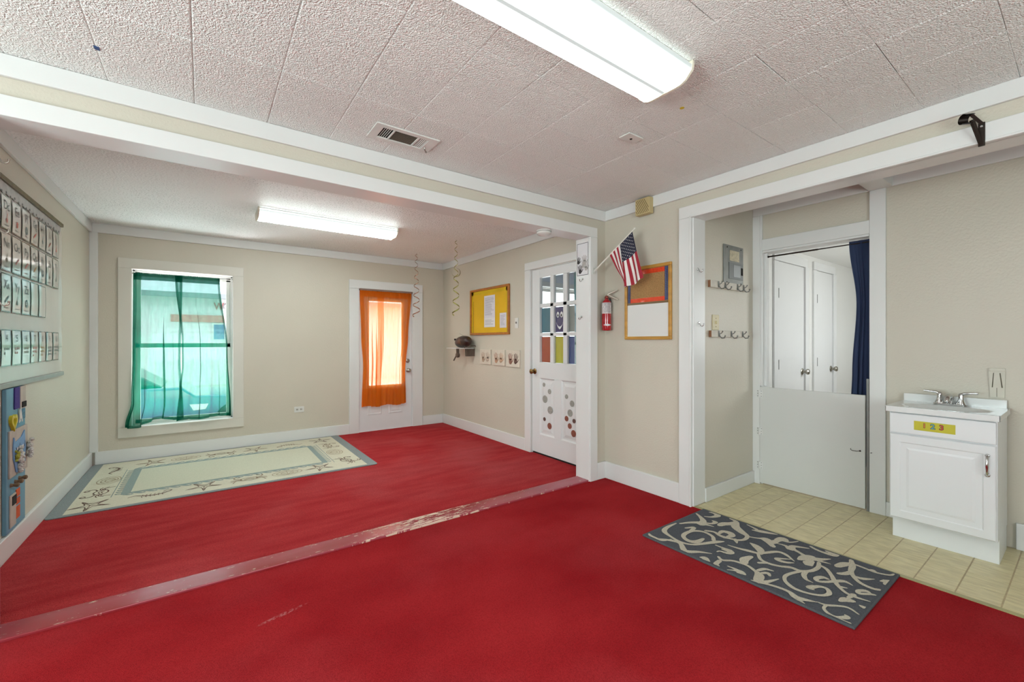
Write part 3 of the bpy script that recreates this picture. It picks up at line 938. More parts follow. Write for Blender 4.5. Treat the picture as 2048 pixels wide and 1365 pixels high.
# navy curtain above the half door
fnv = drape([(1.965, 0), (1.5, .045), (1.0, .02), (.7, .01), (.3, .015)], [(1.965, .135), (1.0, .132), (.3, .135)], 1.968, .30, 0, 0, 2.3, .010, 5, .004)
fn_navy = lambda u, v: (3.925 + fnv(u, v)[1], 1.100 - fnv(u, v)[0], fnv(u, v)[2])
curtain('door_curtain', 'navy blue curtain pushed aside above the white half door', None, fn_navy, m_navy, 60, 40, None, 0)
t = thing('curtain_rod', (3.925, 1.33, 1.94), 'thin dark tension rod above the half door', 'curtain rod')
MB().tube([(3.925, 1.686, 1.947), (3.925, 1.30, 1.947)], .0065, 10).tube([(3.925, 1.30, 1.947), (3.925, .968, 1.947)], .0045, 10).build('rod', m_bronze, t, smooth=50)
MB().tube([(3.925, 1.688, 1.947), (3.925, 1.66, 1.947)], .010, 10).build('rod_end', m_black, t, smooth=50)
# pale curtain seen through the inner door's glass
fs = drape([(2.0, 0), (.3, .02)], [(2.0, .5), (.3, .5)], 2.0, .4, 0, 0, 4, .014, 9)
MB().sheet(lambda u, v: (3.30 + fs(u, v)[1], 3.40 - fs(u, v)[0] * 1.1, fs(u, v)[2] + .36 - .36 * v), 60, 20).build('hanging_cloth', M('pale_teal_cloth', (120, 170, 176), .8, bump=(120, .15, .002), var=(3, .2)), smooth=180, label='pale teal cloth hanging behind the inner door glass', cat='cloth')

# ================================================================ CEILING FITTINGS
def wrap_light(name, label, x0, x1, yc, half, drop, lens):
    T = thing(name, ((x0 + x1) / 2, yc, H0), label, 'ceiling light')
    top = H0 - .004
    B((x0 + .01, x1 - .01, yc - half * .9, yc + half * .9, top - .022, top)).build('housing', m_metalw, T)
    prof = [(-half, top - .018), (-half * .97, top - .035), (-half * .74, top - drop * .86), (-half * .60, top - drop * .97), (-half * .45, top - drop), (half * .45, top - drop), (half * .60, top - drop * .97), (half * .74, top - drop * .86), (half * .97, top - .035), (half, top - .018)]
    MB().prism(prof, lambda a, b, d: (d, yc + a, b), x0 + .012, x1 - .012).build('lens', lens, T, smooth=35)
    for xa, xb in ((x0, x0 + .012), (x1 - .012, x1)):
        pr = [(a * 1.02, b - .003 if b < top - .03 else b) for a, b in prof] + [(half * 1.02, top), (-half * 1.02, top)]
        MB().prism(pr, lambda a, b, d: (d, yc + a, b), xa, xb).build('end_cap', m_cap, T)
    return T
wrap_light('fluorescent_light', 'large lit fluorescent wrap light on the tiled ceiling', .40, 1.64, 1.118, .135, .075, m_lens)
wrap_light('fluorescent_light', 'lit fluorescent wrap light in the far room', .375, 1.625, 4.37, .13, .075, m_lens_far)

V = thing('ceiling_vent', (.92, 2.32, H0), 'white ceiling air vent with dark louvers', 'vent')
vz = H0 - .004
x0, x1, y0, y1 = .738, 1.103, 2.228, 2.415
a0, a1, b0, b1 = .785, 1.045, 2.262, 2.382
B((x0, a0, y0, y1, vz - .008, vz), (a1, x1, y0, y1, vz - .008, vz), (a0, a1, y0, b0, vz - .008, vz), (a0, a1, b1, y1, vz - .008, vz), (.843, .852, b0, b1, vz - .008, vz), (.984, .993, b0, b1, vz - .008, vz)).build('frame', m_metalw, V, bevel=.002)
B((a0, a1, b0, b1, vz - .001, vz - .0004)).build('backing', m_dark, V)
sl = B((-.0012, .0012, -(b1 - b0) / 2, (b1 - b0) / 2, -.0022, 0)).mesh('slat', m_metalw)
sl3 = MB().add([(-.0026, -.06, 0), (.0026, -.06, -.003), (.0026, .06, -.003), (-.0026, .06, 0)], [(0, 1, 2, 3)]).mesh('slat', m_metalw)
slm = B((-.066, .066, -.0012, .0012, -.002, 0)).mesh('slat', M('louver_metal', (120, 106, 90), .5))
for k in range(4):
    piece('slat', sl, V, (.797 + .0115 * k, (b0 + b1) / 2, vz - .001))
for k in range(11):
    piece('slat', slm, V, (.918, b0 + .0055 + .0109 * k, vz - .001))
for k in range(5):
    piece('slat', sl3, V, (.998 + .0105 * k, (b0 + b1) / 2, vz - .001))
MB().tube([(1.06, 2.35, vz - .008), (1.062, 2.352, vz - .022), (1.075, 2.365, vz - .026)], .003, 8).ball((1.076, 2.366, vz - .026), .006, 8, 6).build('damper_lever', m_nickel, V, smooth=60)

t = thing('ceiling_plate', (1.965, 1.56, H0), 'white square blank plate with dark centre on the ceiling tiles', 'cover plate')
B((1.905, 2.027, 1.522, 1.597, H0 - .012, H0 - .004)).build('plate', m_metalw, t, bevel=.003)
MB().lathe([(.008, 0), (.006, .003)], (1.967, 1.562, H0 - .012), (0, 0, -1), 12).build('knockout', m_dark, t)
t = thing('smoke_detector', (2.262, 2.675, 2.13), 'round white smoke detector under the wide opening', 'smoke detector')
MB().lathe([(.062, 0), (.062, .008), (.058, .010), (.060, .014), (.060, .028), (.048, .038), (.002, .040)], (2.262, 2.675, 2.131), (0, 0, -1), 32).build('body', m_metalw, t, smooth=40)
MB().lathe([(.0615, .010), (.0615, .012)], (2.262, 2.675, 2.131), (0, 0, -1), 32).build('seam', m_steel, t)
B((-.352, -.336, 2.315, 2.336, H0 - .006, H0 - .002)).build('paper_scrap', flatmat('blue_paper', (40, 70, 120)), label='tiny blue scrap stuck in a ceiling seam', cat='paper scrap')
MB().lathe([(.011, 0), (.011, .0012)], (1.925, 1.216, H0 - .003), (0, 0, -1), 16).build('sticker', flatmat('yellow_sticker', (216, 190, 20)), label='small round yellow sticker on a ceiling tile', cat='sticker')

# hanging swirls
def swirl(label, x, y, zt, zb, turns, r0, r1, wid, mat, ring=None, taper=1.0):
    T = thing('hanging_swirl', (x, y, zb), label, 'decoration')
    def fn(u, v):
        a = turns * 2 * PI * (u ** .8) + .6
        r = r0 + (r1 - r0) * u
        z = zt + (zb - zt) * u
        ww = wid * (.55 + .6 * u)
        return (x + r * math.cos(a), y + r * math.sin(a), z + (v - .5) * ww)
    MB().sheet(fn, int(turns * 22), 1).build('spiral', mat, T, smooth=180)
    MB().tube([(x, y, H0), (x, y, zt + .01), (x + r0, y, zt)], .0012, 5).build('string', m_black, T)
    if ring:
        rz, rr = ring
        ex, ey = math.cos(-.6268), math.sin(-.6268)
        MB().sheet(lambda u, v: (x + ex * (rr + .004 * v) * math.cos(2 * PI * u) - ey * .016 * (v - .5), y + ey * (rr + .004 * v) * math.cos(2 * PI * u) + ex * .016 * (v - .5), rz + (rr + .004 * v) * math.sin(2 * PI * u)), 40, 1).build('ring', mat, T, smooth=180)
    return T
m_copper = M('copper_foil', (150, 104, 82), .3, .7, var=(20, .25))
m_olive = M('olive_gold_foil', (140, 132, 62), .35, .55, var=(20, .2))
swirl('copper foil swirl hanging in front of the exterior door', 2.275, 5.30, 2.375, 1.545, 7.5, .014, .052, .013, m_copper)
swirl('olive foil swirl with a ring, hanging near the corner', 2.337, 4.321, 2.375, 1.515, 7.5, .012, .044, .014, m_olive, (2.012, .047))

# ================================================================ RIGHT WALL THINGS
# cork and white board
T = thing('memo_board', (2.91, 2.148, 1.235), 'oak framed board, cork above and whiteboard below', 'board')
Y0, Y1, Z0, Z1 = 1.925, 2.372, 1.235, 1.836
fw = .026
B((2.90, 2.919, Y0, Y1, Z1 - fw, Z1)).build('frame', m_oak, T, bevel=.004)
B((2.90, 2.919, Y0, Y1, Z0, Z0 + fw)).build('frame', m_oak, T, bevel=.004)
B((2.90, 2.919, Y0, Y0 + fw, Z0 + fw, Z1 - fw)).build('frame', m_oak, T, bevel=.004)
B((2.90, 2.919, Y1 - fw, Y1, Z0 + fw, Z1 - fw)).build('frame', m_oak, T, bevel=.004)
zm = 1.525
B((2.911, 2.918, Y0 + fw, Y1 - fw, zm, Z1 - fw)).build('cork_panel', M('tan_cork', (166, 126, 78), .8, bump=(160, .3, .003), var=(140, .25)), T)
B((2.909, 2.918, Y0 + fw, Y1 - fw, Z0 + fw, zm)).build('whiteboard_panel', M('white_melamine', (224, 222, 218), .25, var=(3, .01)), T)
B((2.9085, 2.911, Y0 + fw, Y1 - fw, zm - .002, zm + .014)).build('divider', M('brown_tape', (120, 95, 62), .4), T)
m_orb = M('glossy_orange_border', (226, 74, 40), .18, coat=.6, bump=(26, .3, .006), var=(60, .1))
def dotted():
    m, g = newmat('glossy_navy_border_with_dots')
    p = g.n('BsdfPrincipled')
    v = g.coord('Object', (140, 140, 140))
    vo = g.n('TexVoronoi', i_Scale=1.0, i_Randomness=.0)
    g.l(v, vo.inputs['Vector'])
    g.l(g.mix(g.ramp(vo.outputs['Distance'], .30, .22), lin((42, 52, 92)), lin((150, 160, 190))), p.inputs['Base Color'])
    p.inputs['Roughness'].default_value = .2
    g.l(g.bump(g.noise(g.coord(), 22, 2), .3, .006), p.inputs['Normal'])
    g.l(p.outputs[0], g.out.inputs[0])
    return m
m_dotn = dotted()
def strip_x(x, y0, y1, z0, z1, mat, parent, name='border_strip'):
    return MB().sheet(lambda u, v: (x - .0012 * math.sin(u * 17) * math.sin(v * 3), y0 + (y1 - y0) * u, z0 + (z1 - z0) * v), 24, 4).build(name, mat, parent, smooth=180)
strip_x(2.9098, Y0 + .062, Y1 - fw - .028, Z1 - fw - .04, Z1 - fw - .004, m_orb, T)
strip_x(2.9098, Y0 + .062, Y1 - fw - .028, zm + .016, zm + .05, m_orb, T)
strip_x(2.9090, Y0 + fw + .002, Y0 + .062, zm + .018, Z1 - fw - .002, m_dotn, T)
strip_x(2.9090, Y1 - fw - .032, Y1 - fw - .002, zm + .016, Z1 - fw - .002, m_dotn, T)
# intercom / speaker box
T = thing('wall_speaker', (2.87, 2.15, 2.24), 'small tan louvered speaker box over the crown board', 'speaker')
B((2.852, 2.903, 2.085, 2.222, 2.243, 2.372)).build('body', m_tan, T, bevel=.004)
for k in range(12):
    ya = 2.075 + k * .0155
    pts = []
    for (yy, zz) in ((ya, 2.252), (ya + .062, 2.363)):
        pts.append([yy, zz])
    lo_, hi_ = 2.094, 2.213
    (p0, q0), (p1, q1) = pts
    t0, t1 = max(0, (lo_ - p0) / (p1 - p0)), min(1, (hi_ - p0) / (p1 - p0))
    if t1 - t0 < .1:
        continue
    A0, A1 = (p0 + (p1 - p0) * t0, q0 + (q1 - q0) * t0), (p0 + (p1 - p0) * t1, q0 + (q1 - q0) * t1)
    MB().prism([(A0[0] - .0028, A0[1]), (A0[0] + .0028, A0[1]), (A1[0] + .0028, A1[1]), (A1[0] - .0028, A1[1])], lambda a, b, d: (d, a, b), 2.8512, 2.853).build('louver_slot', M('brown_slot', (120, 100, 62), .7), T)
# flag
FT = thing('small_flag', (2.755, 2.58, 1.833), 'small American flag on a white stick beside the cork board', 'flag')
MB().tube([(2.755, 2.580, 1.832), (2.755, 2.158, 2.108)], .0065, 10).build('stick', M('white_plastic_stick', (226, 222, 210), .4), FT, smooth=50)
MB().lathe([(.004, 0), (.009, .004), (.009, .012), (.002, .02)], (2.755, 2.160, 2.107), (0, -.84, .55), 12).build('finial', M('white_plastic', (226, 222, 210), .4), FT, smooth=50)
MB().lathe([(.011, 0), (.011, .04)], (2.755, 2.584, 1.829), (0, -.84, .55), 14).box(2.738, 2.772, 2.581, 2.585, 1.808, 1.862).build('holder', M('clear_white_plastic', (214, 212, 205), .3), FT, smooth=50)
A_, B_, C_, D_ = Vector((2.755, 2.404, 1.942)), Vector((2.755, 2.172, 2.094)), Vector((2.755, 2.238, 1.655)), Vector((2.755, 2.068, 1.716))
def flag(h, f_):
    top = A_.lerp(B_, h)
    gg = .10 * h / .46 if h < .46 else .10 + .90 * (h - .46) / .54
    bot = C_.lerp(D_, gg) + Vector((0, 0, -.012 * math.sin(gg * PI)))
    e = smooth(f_ * .85)
    p = top.lerp(bot, f_)
    mid = C_.lerp(D_, .05 + .95 * h)
    p = p.lerp(top.lerp(bot, f_), e)
    x = .0
    x += -.030 * f_ * math.exp(-((h - .47) / .12) ** 2)
    x += .012 * f_ * math.sin(h * 17 + 2.2 * f_)
    x += .008 * math.sin(f_ * 9) * (1 - h)
    p.y += .006 * math.sin(f_ * 8.0) * (1 - h)
    p.x += x - .003
    return p
FR, FWt, FB = (M('flag_red', (158, 24, 44), .75, bump=(300, .1, .001)), M('flag_white', (232, 224, 220), .75, bump=(300, .1, .001)), M('flag_navy', (34, 36, 58), .75, bump=(300, .1, .001)))
fb = MB()
nh, nf = 52, 60
vv = [flag(i / nh, j / nf) for j in range(nf + 1) for i in range(nh + 1)]
base = len(fb.v)
fb.v = [tuple(v) for v in vv]
for j in range(nf):
    for i in range(nh):
        stripe = int(i / 4)
        u = (j + .5) / nf
        canton = stripe >= 6 and u < .44
        fb.f.append((j * (nh + 1) + i, j * (nh + 1) + i + 1, (j + 1) * (nh + 1) + i + 1, (j + 1) * (nh + 1) + i))
        fb.m.append(2 if canton else (0 if stripe % 2 == 0 else 1))
fb.build('cloth', [FR, FWt, FB], FT, smooth=180)
stars = MB()
for r_ in range(9):
    n_ = 6 if r_ % 2 == 0 else 5
    for c_ in range(n_):
        h_ = 6 / 13 + (7 / 13) * (r_ + 1) / 10
        f_ = .44 * ((c_ + .5) / 6 if n_ == 6 else (c_ + 1) / 6)
        for sx in (-.0022, .0022):
            vs_ = []
            for k in range(10):
                an = PI / 2 + k * PI / 5
                rr = .0052 if k % 2 == 0 else .0024
                p = flag(min(1, max(0, h_ + rr * math.sin(an) / .27)), max(0, f_ + rr * math.cos(an) / .42))
                vs_.append((p.x + sx, p.y, p.z))
            stars.add(vs_, [tuple(range(10))])
so = stars.build('stars', FWt, FT)
so['kind'] = 'stuff'
# fire extinguisher in the corner
T = thing('fire_extinguisher', (2.862, 2.538, 1.31), 'red fire extinguisher hanging in the corner below the flag', 'fire extinguisher')
ex, ey = 2.862, 2.536
MB().lathe([(.030, 0), (.039, .004), (.041, .012), (.041, .232), (.037, .25), (.025, .268), (.016, .275), (.016, .283)], (ex, ey, 1.313), n=28).build('cylinder', M('red_enamel', (168, 14, 26), .16, coat=.5), T, smooth=35)
MB().lathe([(.0417, .150), (.0417, .246)], (ex, ey, 1.313), n=28).build('label', M('printed_white_label', (208, 198, 196), .4, var=(90, .25)), T, smooth=35)
lab = MB()
for k in range(14):
    z = 1.555 - k * .0062
    w0 = random.uniform(.35, .75)
    lab.sheet(lambda u, v: (ex + .0421 * math.sin(-.63 + (u - .5) * 2 * w0), ey - .0421 * math.cos(-.63 + (u - .5) * 2 * w0), z + (v - .5) * .0022), 8, 1)
lab.build('label_print', M('grey_print', (96, 90, 96), .5), T)
MB().sheet(lambda u, v: (ex + .0419 * math.sin(-.63 + (u - .5) * 1.9), ey - .0419 * math.cos(-.63 + (u - .5) * 1.9), 1.364 + (v - .5) * .020 * (1 - abs(2 * u - 1))), 16, 1).build('emblem', m_paper, T, smooth=180)
MB().lathe([(.014, 0), (.018, .006), (.018, .02), (.012, .026), (.012, .034)], (ex, ey, 1.59), n=16).ball((ex - .012, ey - .016, 1.606), .012, 10, 8).build('valve', M('copper_red_metal', (160, 90, 80), .25, .9), T, smooth=40)
mb = MB().tube([(ex - .026, ey - .012, 1.622), (ex + .0, ey - .012, 1.628), (ex + .02, ey - .02, 1.632)], [.004, .008, .006], 8)
mb.tube([(ex, ey - .012, 1.630), (ex + .02, ey - .055, 1.650), (ex + .03, ey - .10, 1.664)], [.009, .0085, .006], 8)
mb.tube([(ex, ey - .012, 1.626), (ex + .015, ey - .055, 1.604), (ex + .028, ey - .105, 1.578)], [.009, .0105, .006], 8)
mb.build('handle', M('bright_zinc_metal', (206, 200, 186), .35, .6), T, smooth=50)
MB().tube([(ex + .028, ey - .012, 1.60), (ex + .042, ey - .01, 1.56), (ex + .044, ey - .01, 1.49)], [.006, .008, .009], 8).build('nozzle', m_black, T, smooth=50)
B((ex + .03, 2.92, ey - .012, ey + .012, 1.52, 1.56)).build('wall_bracket', m_steel, T)
# closet-rod bracket on the alcove casing
T = thing('rod_bracket', (2.89, .32, 2.12), 'dark bronze closet rod bracket on the alcove casing', 'bracket')
yb = .316
B((2.890, 2.898, yb - .011, yb + .011, 2.118, 2.226)).build('back_plate', m_bronze, T, bevel=.001)
mb = MB()
def bar(p0, p1, wy, th):
    d = (Vector(p1) - Vector(p0)).normalized()
    n = Vector((-d.z, 0, d.x)) * th / 2
    vs_ = []
    for p in (Vector(p0), Vector(p1)):
        for sy in (-1, 1):
            for sn in (-1, 1):
                vs_.append(p + n * sn + Vector((0, wy * sy / 2, 0)))
    return MB().add(vs_, [(0, 1, 3, 2), (4, 6, 7, 5), (0, 2, 6, 4), (1, 5, 7, 3), (0, 4, 5, 1), (2, 3, 7, 6)])
MB().tube([(2.893, yb, 2.222), (2.853, yb + .028, 2.262)], .009, 4).build('arm', m_bronze, T)
MB().tube([(2.890, yb + .002, 2.124), (2.856, yb + .026, 2.238)], [.007, .009], 4).build('brace', m_bronze, T)
cc = Vector((2.842, yb + .040, 2.244))
def cup(u, v, k=1.0):
    a = R(250) * u - R(60)
    e1 = Vector((.61, -.79, 0))
    e2 = Vector((.79, .61, 0))
    p = cc + e2 * (.027 * k * math.sin(a)) + Vector((0, 0, .022 * k * math.cos(a))) + e1 * (.036 * (v - .5))
    return tuple(p)
MB().sheet(cup, 20, 1).sheet(lambda u, v: cup(u, v, .84), 20, 1).build('rod_cup', m_bronze, T, smooth=180)
MB().lathe([(.006, 0), (.007, .006), (.004, .010)], (2.850, yb + .022, 2.232), (-.5, .4, -.6), 8).build('set_screw', m_bronze, T)
MB().lathe([(.006, 0), (.004, .003)], (2.890, yb, 2.208), (-1, 0, 0), 10).build('screw', m_chrome, T)

# coat hooks
def jamb_hook(label, loc, n, mat=m_chrome, s=1.0):
    """n: outward normal (x or y), hook hangs in that plane"""
    o = Vector(loc)
    nv = Vector(n)
    sd = nv.cross(Vector((0, 0, 1)))
    T = thing('coat_hook', loc, label, 'hook', 'small coat hooks on the white jambs')
    MB().lathe([(.009 * s, 0), (.009 * s, .002), (.006 * s, .005)], o + nv * .0005, nv, 14).build('base', mat, T, smooth=40)
    pts = [o + nv * .003 + Vector((0, 0, 0)), o + nv * .010 + Vector((0, 0, -.008)), o + nv * .016 + Vector((0, 0, -.022)), o + nv * .026 + Vector((0, 0, -.027)), o + nv * .036 + Vector((0, 0, -.020)), o + nv * .038 + Vector((0, 0, -.008))]
    mb = MB().tube([o + (p - o) * s for p in pts], .0032 * s, 8)
    mb.ball(o + (pts[-1] - o) * s, .005 * s, 8, 6)
    mb.build('prong', mat, T, smooth=60)
jamb_hook('small chrome hook under the handprint poster', (2.709, 2.675, 1.772), (-1, 0, 0))
jamb_hook('small chrome hook lower on the right jamb of the wide opening', (2.709, 2.688, 1.438), (-1, 0, 0))
jamb_hook('topmost chrome hook at the left edge of the picture', (-.704, 2.70, 1.995), (1, 0, 0), m_nickel, .95)
jamb_hook('middle chrome hook at the left edge of the picture', (-.704, 2.70, 1.7), (1, 0, 0), m_nickel, .95)
jamb_hook('lowest chrome hook at the left edge of the picture', (-.704, 2.70, 1.395), (1, 0, 0), m_nickel, .95)
jamb_hook('upper chrome hook on the alcove jamb beside the whiteboard', (2.972, 1.749, 1.758), (0, -1, 0))
jamb_hook('lower chrome hook on the alcove jamb beside the whiteboard', (2.985, 1.749, 1.358), (0, -1, 0))
# handprint poster on the jamb
T = thing('poster', (2.708, 2.675, 1.802), 'white poster with dark handprints on the right jamb', 'poster')
B((2.7075, 2.7092, 2.605, 2.745, 1.803, 2.09)).build('sheet', m_paper, T)
pf = lambda x: (lambda a, b: (x, 2.675 - a, 1.945 + b))
P_ = MB()
fnp = pf(2.7070)
for (a0_, b0_, a1_, b1_) in ((-.066, -.139, .066, -.139), (.066, -.139, .066, .141), (.066, .141, -.066, .141), (-.066, .141, -.066, -.139)):
    P_.ribbon([(a0_, b0_), (a1_, b1_)], .004, fnp, 1, round_end=False)
P_.build('printed_border', m_black, T)
def hand(mb, fn, cx, cy, s, rot=0, m=0):
    c_, s_ = math.cos(rot), math.sin(rot)
    g_ = lambda a, b: fn(cx + (a * c_ - b * s_) * s, cy + (a * s_ + b * c_) * s)
    mb.disc(g_, 0, 0, .42, .45, 16, m)
    for a, l_, w_ in ((-.30, .82, .16), (-.10, 1.0, .17), (.12, .96, .17), (.33, .78, .15)):
        mb.ribbon([(a, .25), (a * 1.6, .25 + l_)], w_, g_, 2, m)
    mb.ribbon([(.35, -.1), (.62, .12), (.80, .42)], [.2, .18, .14], g_, 2, m)
hb = MB()
hand(hb, pf(2.7069), -.030, -.105, .045, .05)
hand(hb, pf(2.7068), -.050, -.022, .036, -.1)
hb.build('dark_handprint', flatmat('dark_brown_ink', (52, 40, 42)), T)
hb = MB()
hand(hb, pf(2.7072), .022, -.03, .05)
hand(hb, pf(2.7071), .042, -.085, .044, .2)
hand(hb, pf(2.70715), .005, -.06, .04, -.2)
hb.build('pale_handprint', flatmat('pale_grey_ink', (184, 178, 172)), T)

# ================================================================ ALCOVE
T = thing('breaker_panel', (3.51, 1.755, 1.69), 'grey metal breaker panel above the upper hook rack', 'breaker panel')
x0, x1, z0, z1 = 3.351, 3.664, 1.678, 2.0
yp = 1.7585
B((x0, x1, yp - .008, yp, z0, z1)).build('cover', m_steel, T, bevel=.002)
B((x0 + .09, x1 - .07, yp - .0095, yp - .0085, z1 - .125, z1 - .04)).build('rating_label', M('cream_label', (190, 178, 150), .6, var=(70, .2)), T)
B((x0 + .075, x1 - .012, yp - .012, yp - .008, z0 + .05, z0 + .185)).build('panel_door', M('grey_panel_paint', (112, 113, 112), .4, .4), T, bevel=.002)
B((x0 + .145, x1 - .055, yp - .0135, yp - .012, z0 + .068, z0 + .165)).build('recess_plate', M('pale_grey_metal', (150, 152, 152), .35, .5), T)
B((x1 - .045, x1 - .018, yp - .015, yp - .012, z0 + .09, z0 + .15)).build('latch', m_dark, T)
mb = MB()
for a, b in ((x0 + .05, z1 - .02), (x1 - .04, z1 - .02), (x0 + .045, z0 + .02), (x1 - .04, z0 + .02)):
    mb = MB().lathe([(.006, 0), (.004, .003)], (a, yp - .008, b), (0, -1, 0), 10)
    mb.build('screw', m_dark, T)
def hook_rack(label, x0, x1, z0, z1, hooks):
    T = thing('hook_rack', ((x0 + x1) / 2, 1.75, z0), label, 'hook rack', 'hook racks on the alcove wall')
    b_ = MB().box(x0, x1, 1.738, 1.7585, z0, z1)
    b_.build('rail', [M('chipped_white_rail', (208, 200, 186), .5, bump=(30, .1, .003), var=(18, .08))], T, bevel=.003)
    B((x0 - .0015, x0 + .001, 1.7385, 1.758, z0 + .001, z1 - .001)).build('bare_wood_end', M('bare_brown_wood', (128, 86, 56), .7), T)
    zc = (z0 + z1) / 2
    for x in hooks:
        h = MB().tube([(x, 1.736, z1 - .004), (x, 1.732, zc), (x, 1.730, z0 + .008), (x, 1.715, z0 - .008), (x, 1.695, z0 - .006), (x, 1.688, z0 + .008)], .0042, 8)
        h.tube([(x, 1.733, zc), (x, 1.718, zc + .004), (x, 1.708, zc + .016)], .0036, 8).ball((x, 1.688, z0 + .010), .0062, 8, 6).ball((x, 1.708, zc + .018), .0058, 8, 6)
        h.box(x - .007, x + .007, 1.735, 1.738, z0 + .004, z1 - .002)
        h.build('hook', m_steel, T, smooth=60)
    return T
hook_rack('upper four-hook rack under the grey breaker panel', 3.130, 3.700, 1.637, 1.692, (3.245, 3.345, 3.54, 3.64))
hook_rack('lower three-hook rack touching the ivory switch plate', 3.143, 3.708, 1.253, 1.305, (3.25, 3.44, 3.625))
T = thing('switch_plate', (3.235, 1.756, 1.306), 'ivory switch plate above the lower hook rack', 'switch')
B((3.188, 3.283, 1.753, 1.759, 1.309, 1.428)).build('plate', m_ivory, T, bevel=.002)
B((3.230, 3.241, 1.742, 1.754, 1.357, 1.380)).build('toggle', m_ivory, T, bevel=.002)
mb = MB().lathe([(.004, 0), (.003, .002)], (3.2355, 1.753, 1.40), (0, -1, 0), 8).lathe([(.004, 0), (.003, .002)], (3.2355, 1.753, 1.335), (0, -1, 0), 8)
mb.build('screw', m_brass, T)

# vanity cabinet
m_van = M('white_thermofoil', (226, 226, 226), .3, bump=(20, .02, .002), var=(3, .008))
VC = thing('sink_cabinet', (3.62, .54, 0), 'white sink cabinet with one panelled door', 'cabinet')
B((3.448, 3.848, .318, .334, .135, .79), (3.448, 3.848, .746, .762, .135, .79), (3.832, 3.848, .334, .746, .135, .79), (3.448, 3.832, .334, .746, .135, .151), (3.448, 3.462, .334, .746, .151, .79), (3.515, 3.82, .318, .762, 0, .135)).build('carcass', m_van, VC, bevel=.001)
B((3.430, 3.447, .322, .758, .664, .784)).build('drawer_front', m_van, VC, bevel=.003)
def raised_door(x, y0, y1, z0, z1):
    mb = B((x + .004, x + .017, y0, y1, z0, z1))
    ring = lambda i, d: [(x + d, y1 - i, z0 + i), (x + d, y0 + i, z0 + i), (x + d, y0 + i, z1 - i), (x + d, y1 - i, z1 - i)]
    lv = [(0, .004), (.004, 0), (.045, 0), (.055, .007), (.064, .007), (.088, .001), (.10, .001)]
    vv = []
    for i, d in lv:
        vv += ring(i, d)
    ff = []
    for k in range(len(lv) - 1):
        ff += [(k * 4 + q, k * 4 + (q + 1) % 4, k * 4 + 4 + (q + 1) % 4, k * 4 + 4 + q) for q in range(4)]
    n = (len(lv) - 1) * 4
    ff.append((n, n + 1, n + 2, n + 3))
    return mb.add(vv, ff)
dv = raised_door(3.430, .322, .758, .145, .655).build('door', m_van, VC)
mb = MB().tube([(3.430, .353, .602), (3.412, .353, .598), (3.404, .353, .575), (3.402, .353, .55), (3.404, .353, .52), (3.412, .353, .500), (3.430, .353, .496)], [.007, .006, .005, .0068, .005, .006, .007], 10)
mb.lathe([(.010, 0), (.010, .004), (.006, .007)], (3.4305, .353, .602), (-1, 0, 0), 14).lathe([(.011, 0), (.011, .004), (.006, .007)], (3.4305, .353, .496), (-1, 0, 0), 14)
mb.build('handle', m_chrome, dv, smooth=60)
# sink top
TP = thing('vanity_sink', (3.63, .54, .79), 'white moulded sink top with shallow basin', 'sink')
m_marble = M('white_cultured_marble', (228, 228, 226), .15, var=(4, .012), coat=.3)
x0, x1, y0, y1, zt_ = 3.412, 3.846, .305, .776, .822
mb = MB()
def topf(u, v):
    x, y = x0 + (x1 - x0) * u, y0 + (y1 - y0) * v
    d = math.hypot((x - 3.59) / .125, (y - .54) / .175)
    z = zt_ - .10 * smooth((1.12 - d) / .75)
    lip = min(u, v, 1 - v) 
    z += .003 * (1 - smooth(lip * 18))
    return (x, y, z)
mb.sheet(topf, 40, 40)
n_ = len(mb.v)
mb.build('basin', m_marble, TP, smooth=60)
B((x0, x0 + .006, y0, y1, .791, zt_ + .002), (x0, x1, y0, y0 + .006, .791, zt_ + .002), (x0, x1, y1 - .006, y1, .791, zt_ + .002)).build('apron', m_marble, TP, bevel=.002)
B((x1 - .018, x1, y0 + .012, y1 - .002, zt_ - .005, .872)).build('backsplash', m_marble, TP, bevel=.003)
MB().lathe([(.02, 0), (.018, .003), (.01, .002)], (3.59, .54, .7235), n=16).build('drain', m_chrome, TP, smooth=40)
# faucet
FC = thing('faucet', (3.765, .54, .822), 'chrome two-handle faucet on the sink top', 'faucet')
fy = .543
fx_ = 3.762
mb = MB()
pl = [(fx_ + .026 * math.cos(a), fy + (.05 if math.sin(a) > 0 else -.05) + .026 * math.sin(a)) for a in [2 * PI * k / 24 for k in range(24)]]
mb.prism(pl, lambda a, b, d: (a, b, d), .8215, .834)
mb.build('base', m_chrome, FC, bevel=.003)
for s_, lv_ in ((1, 1), (-1, -1)):
    yy = fy + .047 * s_
    h = MB().lathe([(.023, 0), (.022, .008), (.015, .022), (.012, .045), (.013, .058), (.009, .066), (.002, .069)], (fx_, yy, .833), n=18)
    h.tube([(fx_, yy, .890), (fx_ - .002, yy + .014 * s_, .900), (fx_ - .004, yy + .04 * s_, .903), (fx_ - .006, yy + .072 * s_, .906)], [.010, .008, .006, .0055], 10)
    h.build('handle', m_chrome, FC, smooth=50)
MB().tube([(fx_, fy, .832), (fx_ - .004, fy, .86), (fx_ - .03, fy, .882), (fx_ - .065, fy, .882), (fx_ - .088, fy, .868), (fx_ - .092, fy, .852)], [.017, .016, .015, .0145, .0135, .012], 14).build('spout', m_chrome, FC, smooth=50)
MB().ball((fx_ - .004, fy, .868), (.019, .019, .02), 14, 10).build('lift_knob', m_chrome, FC, smooth=60)
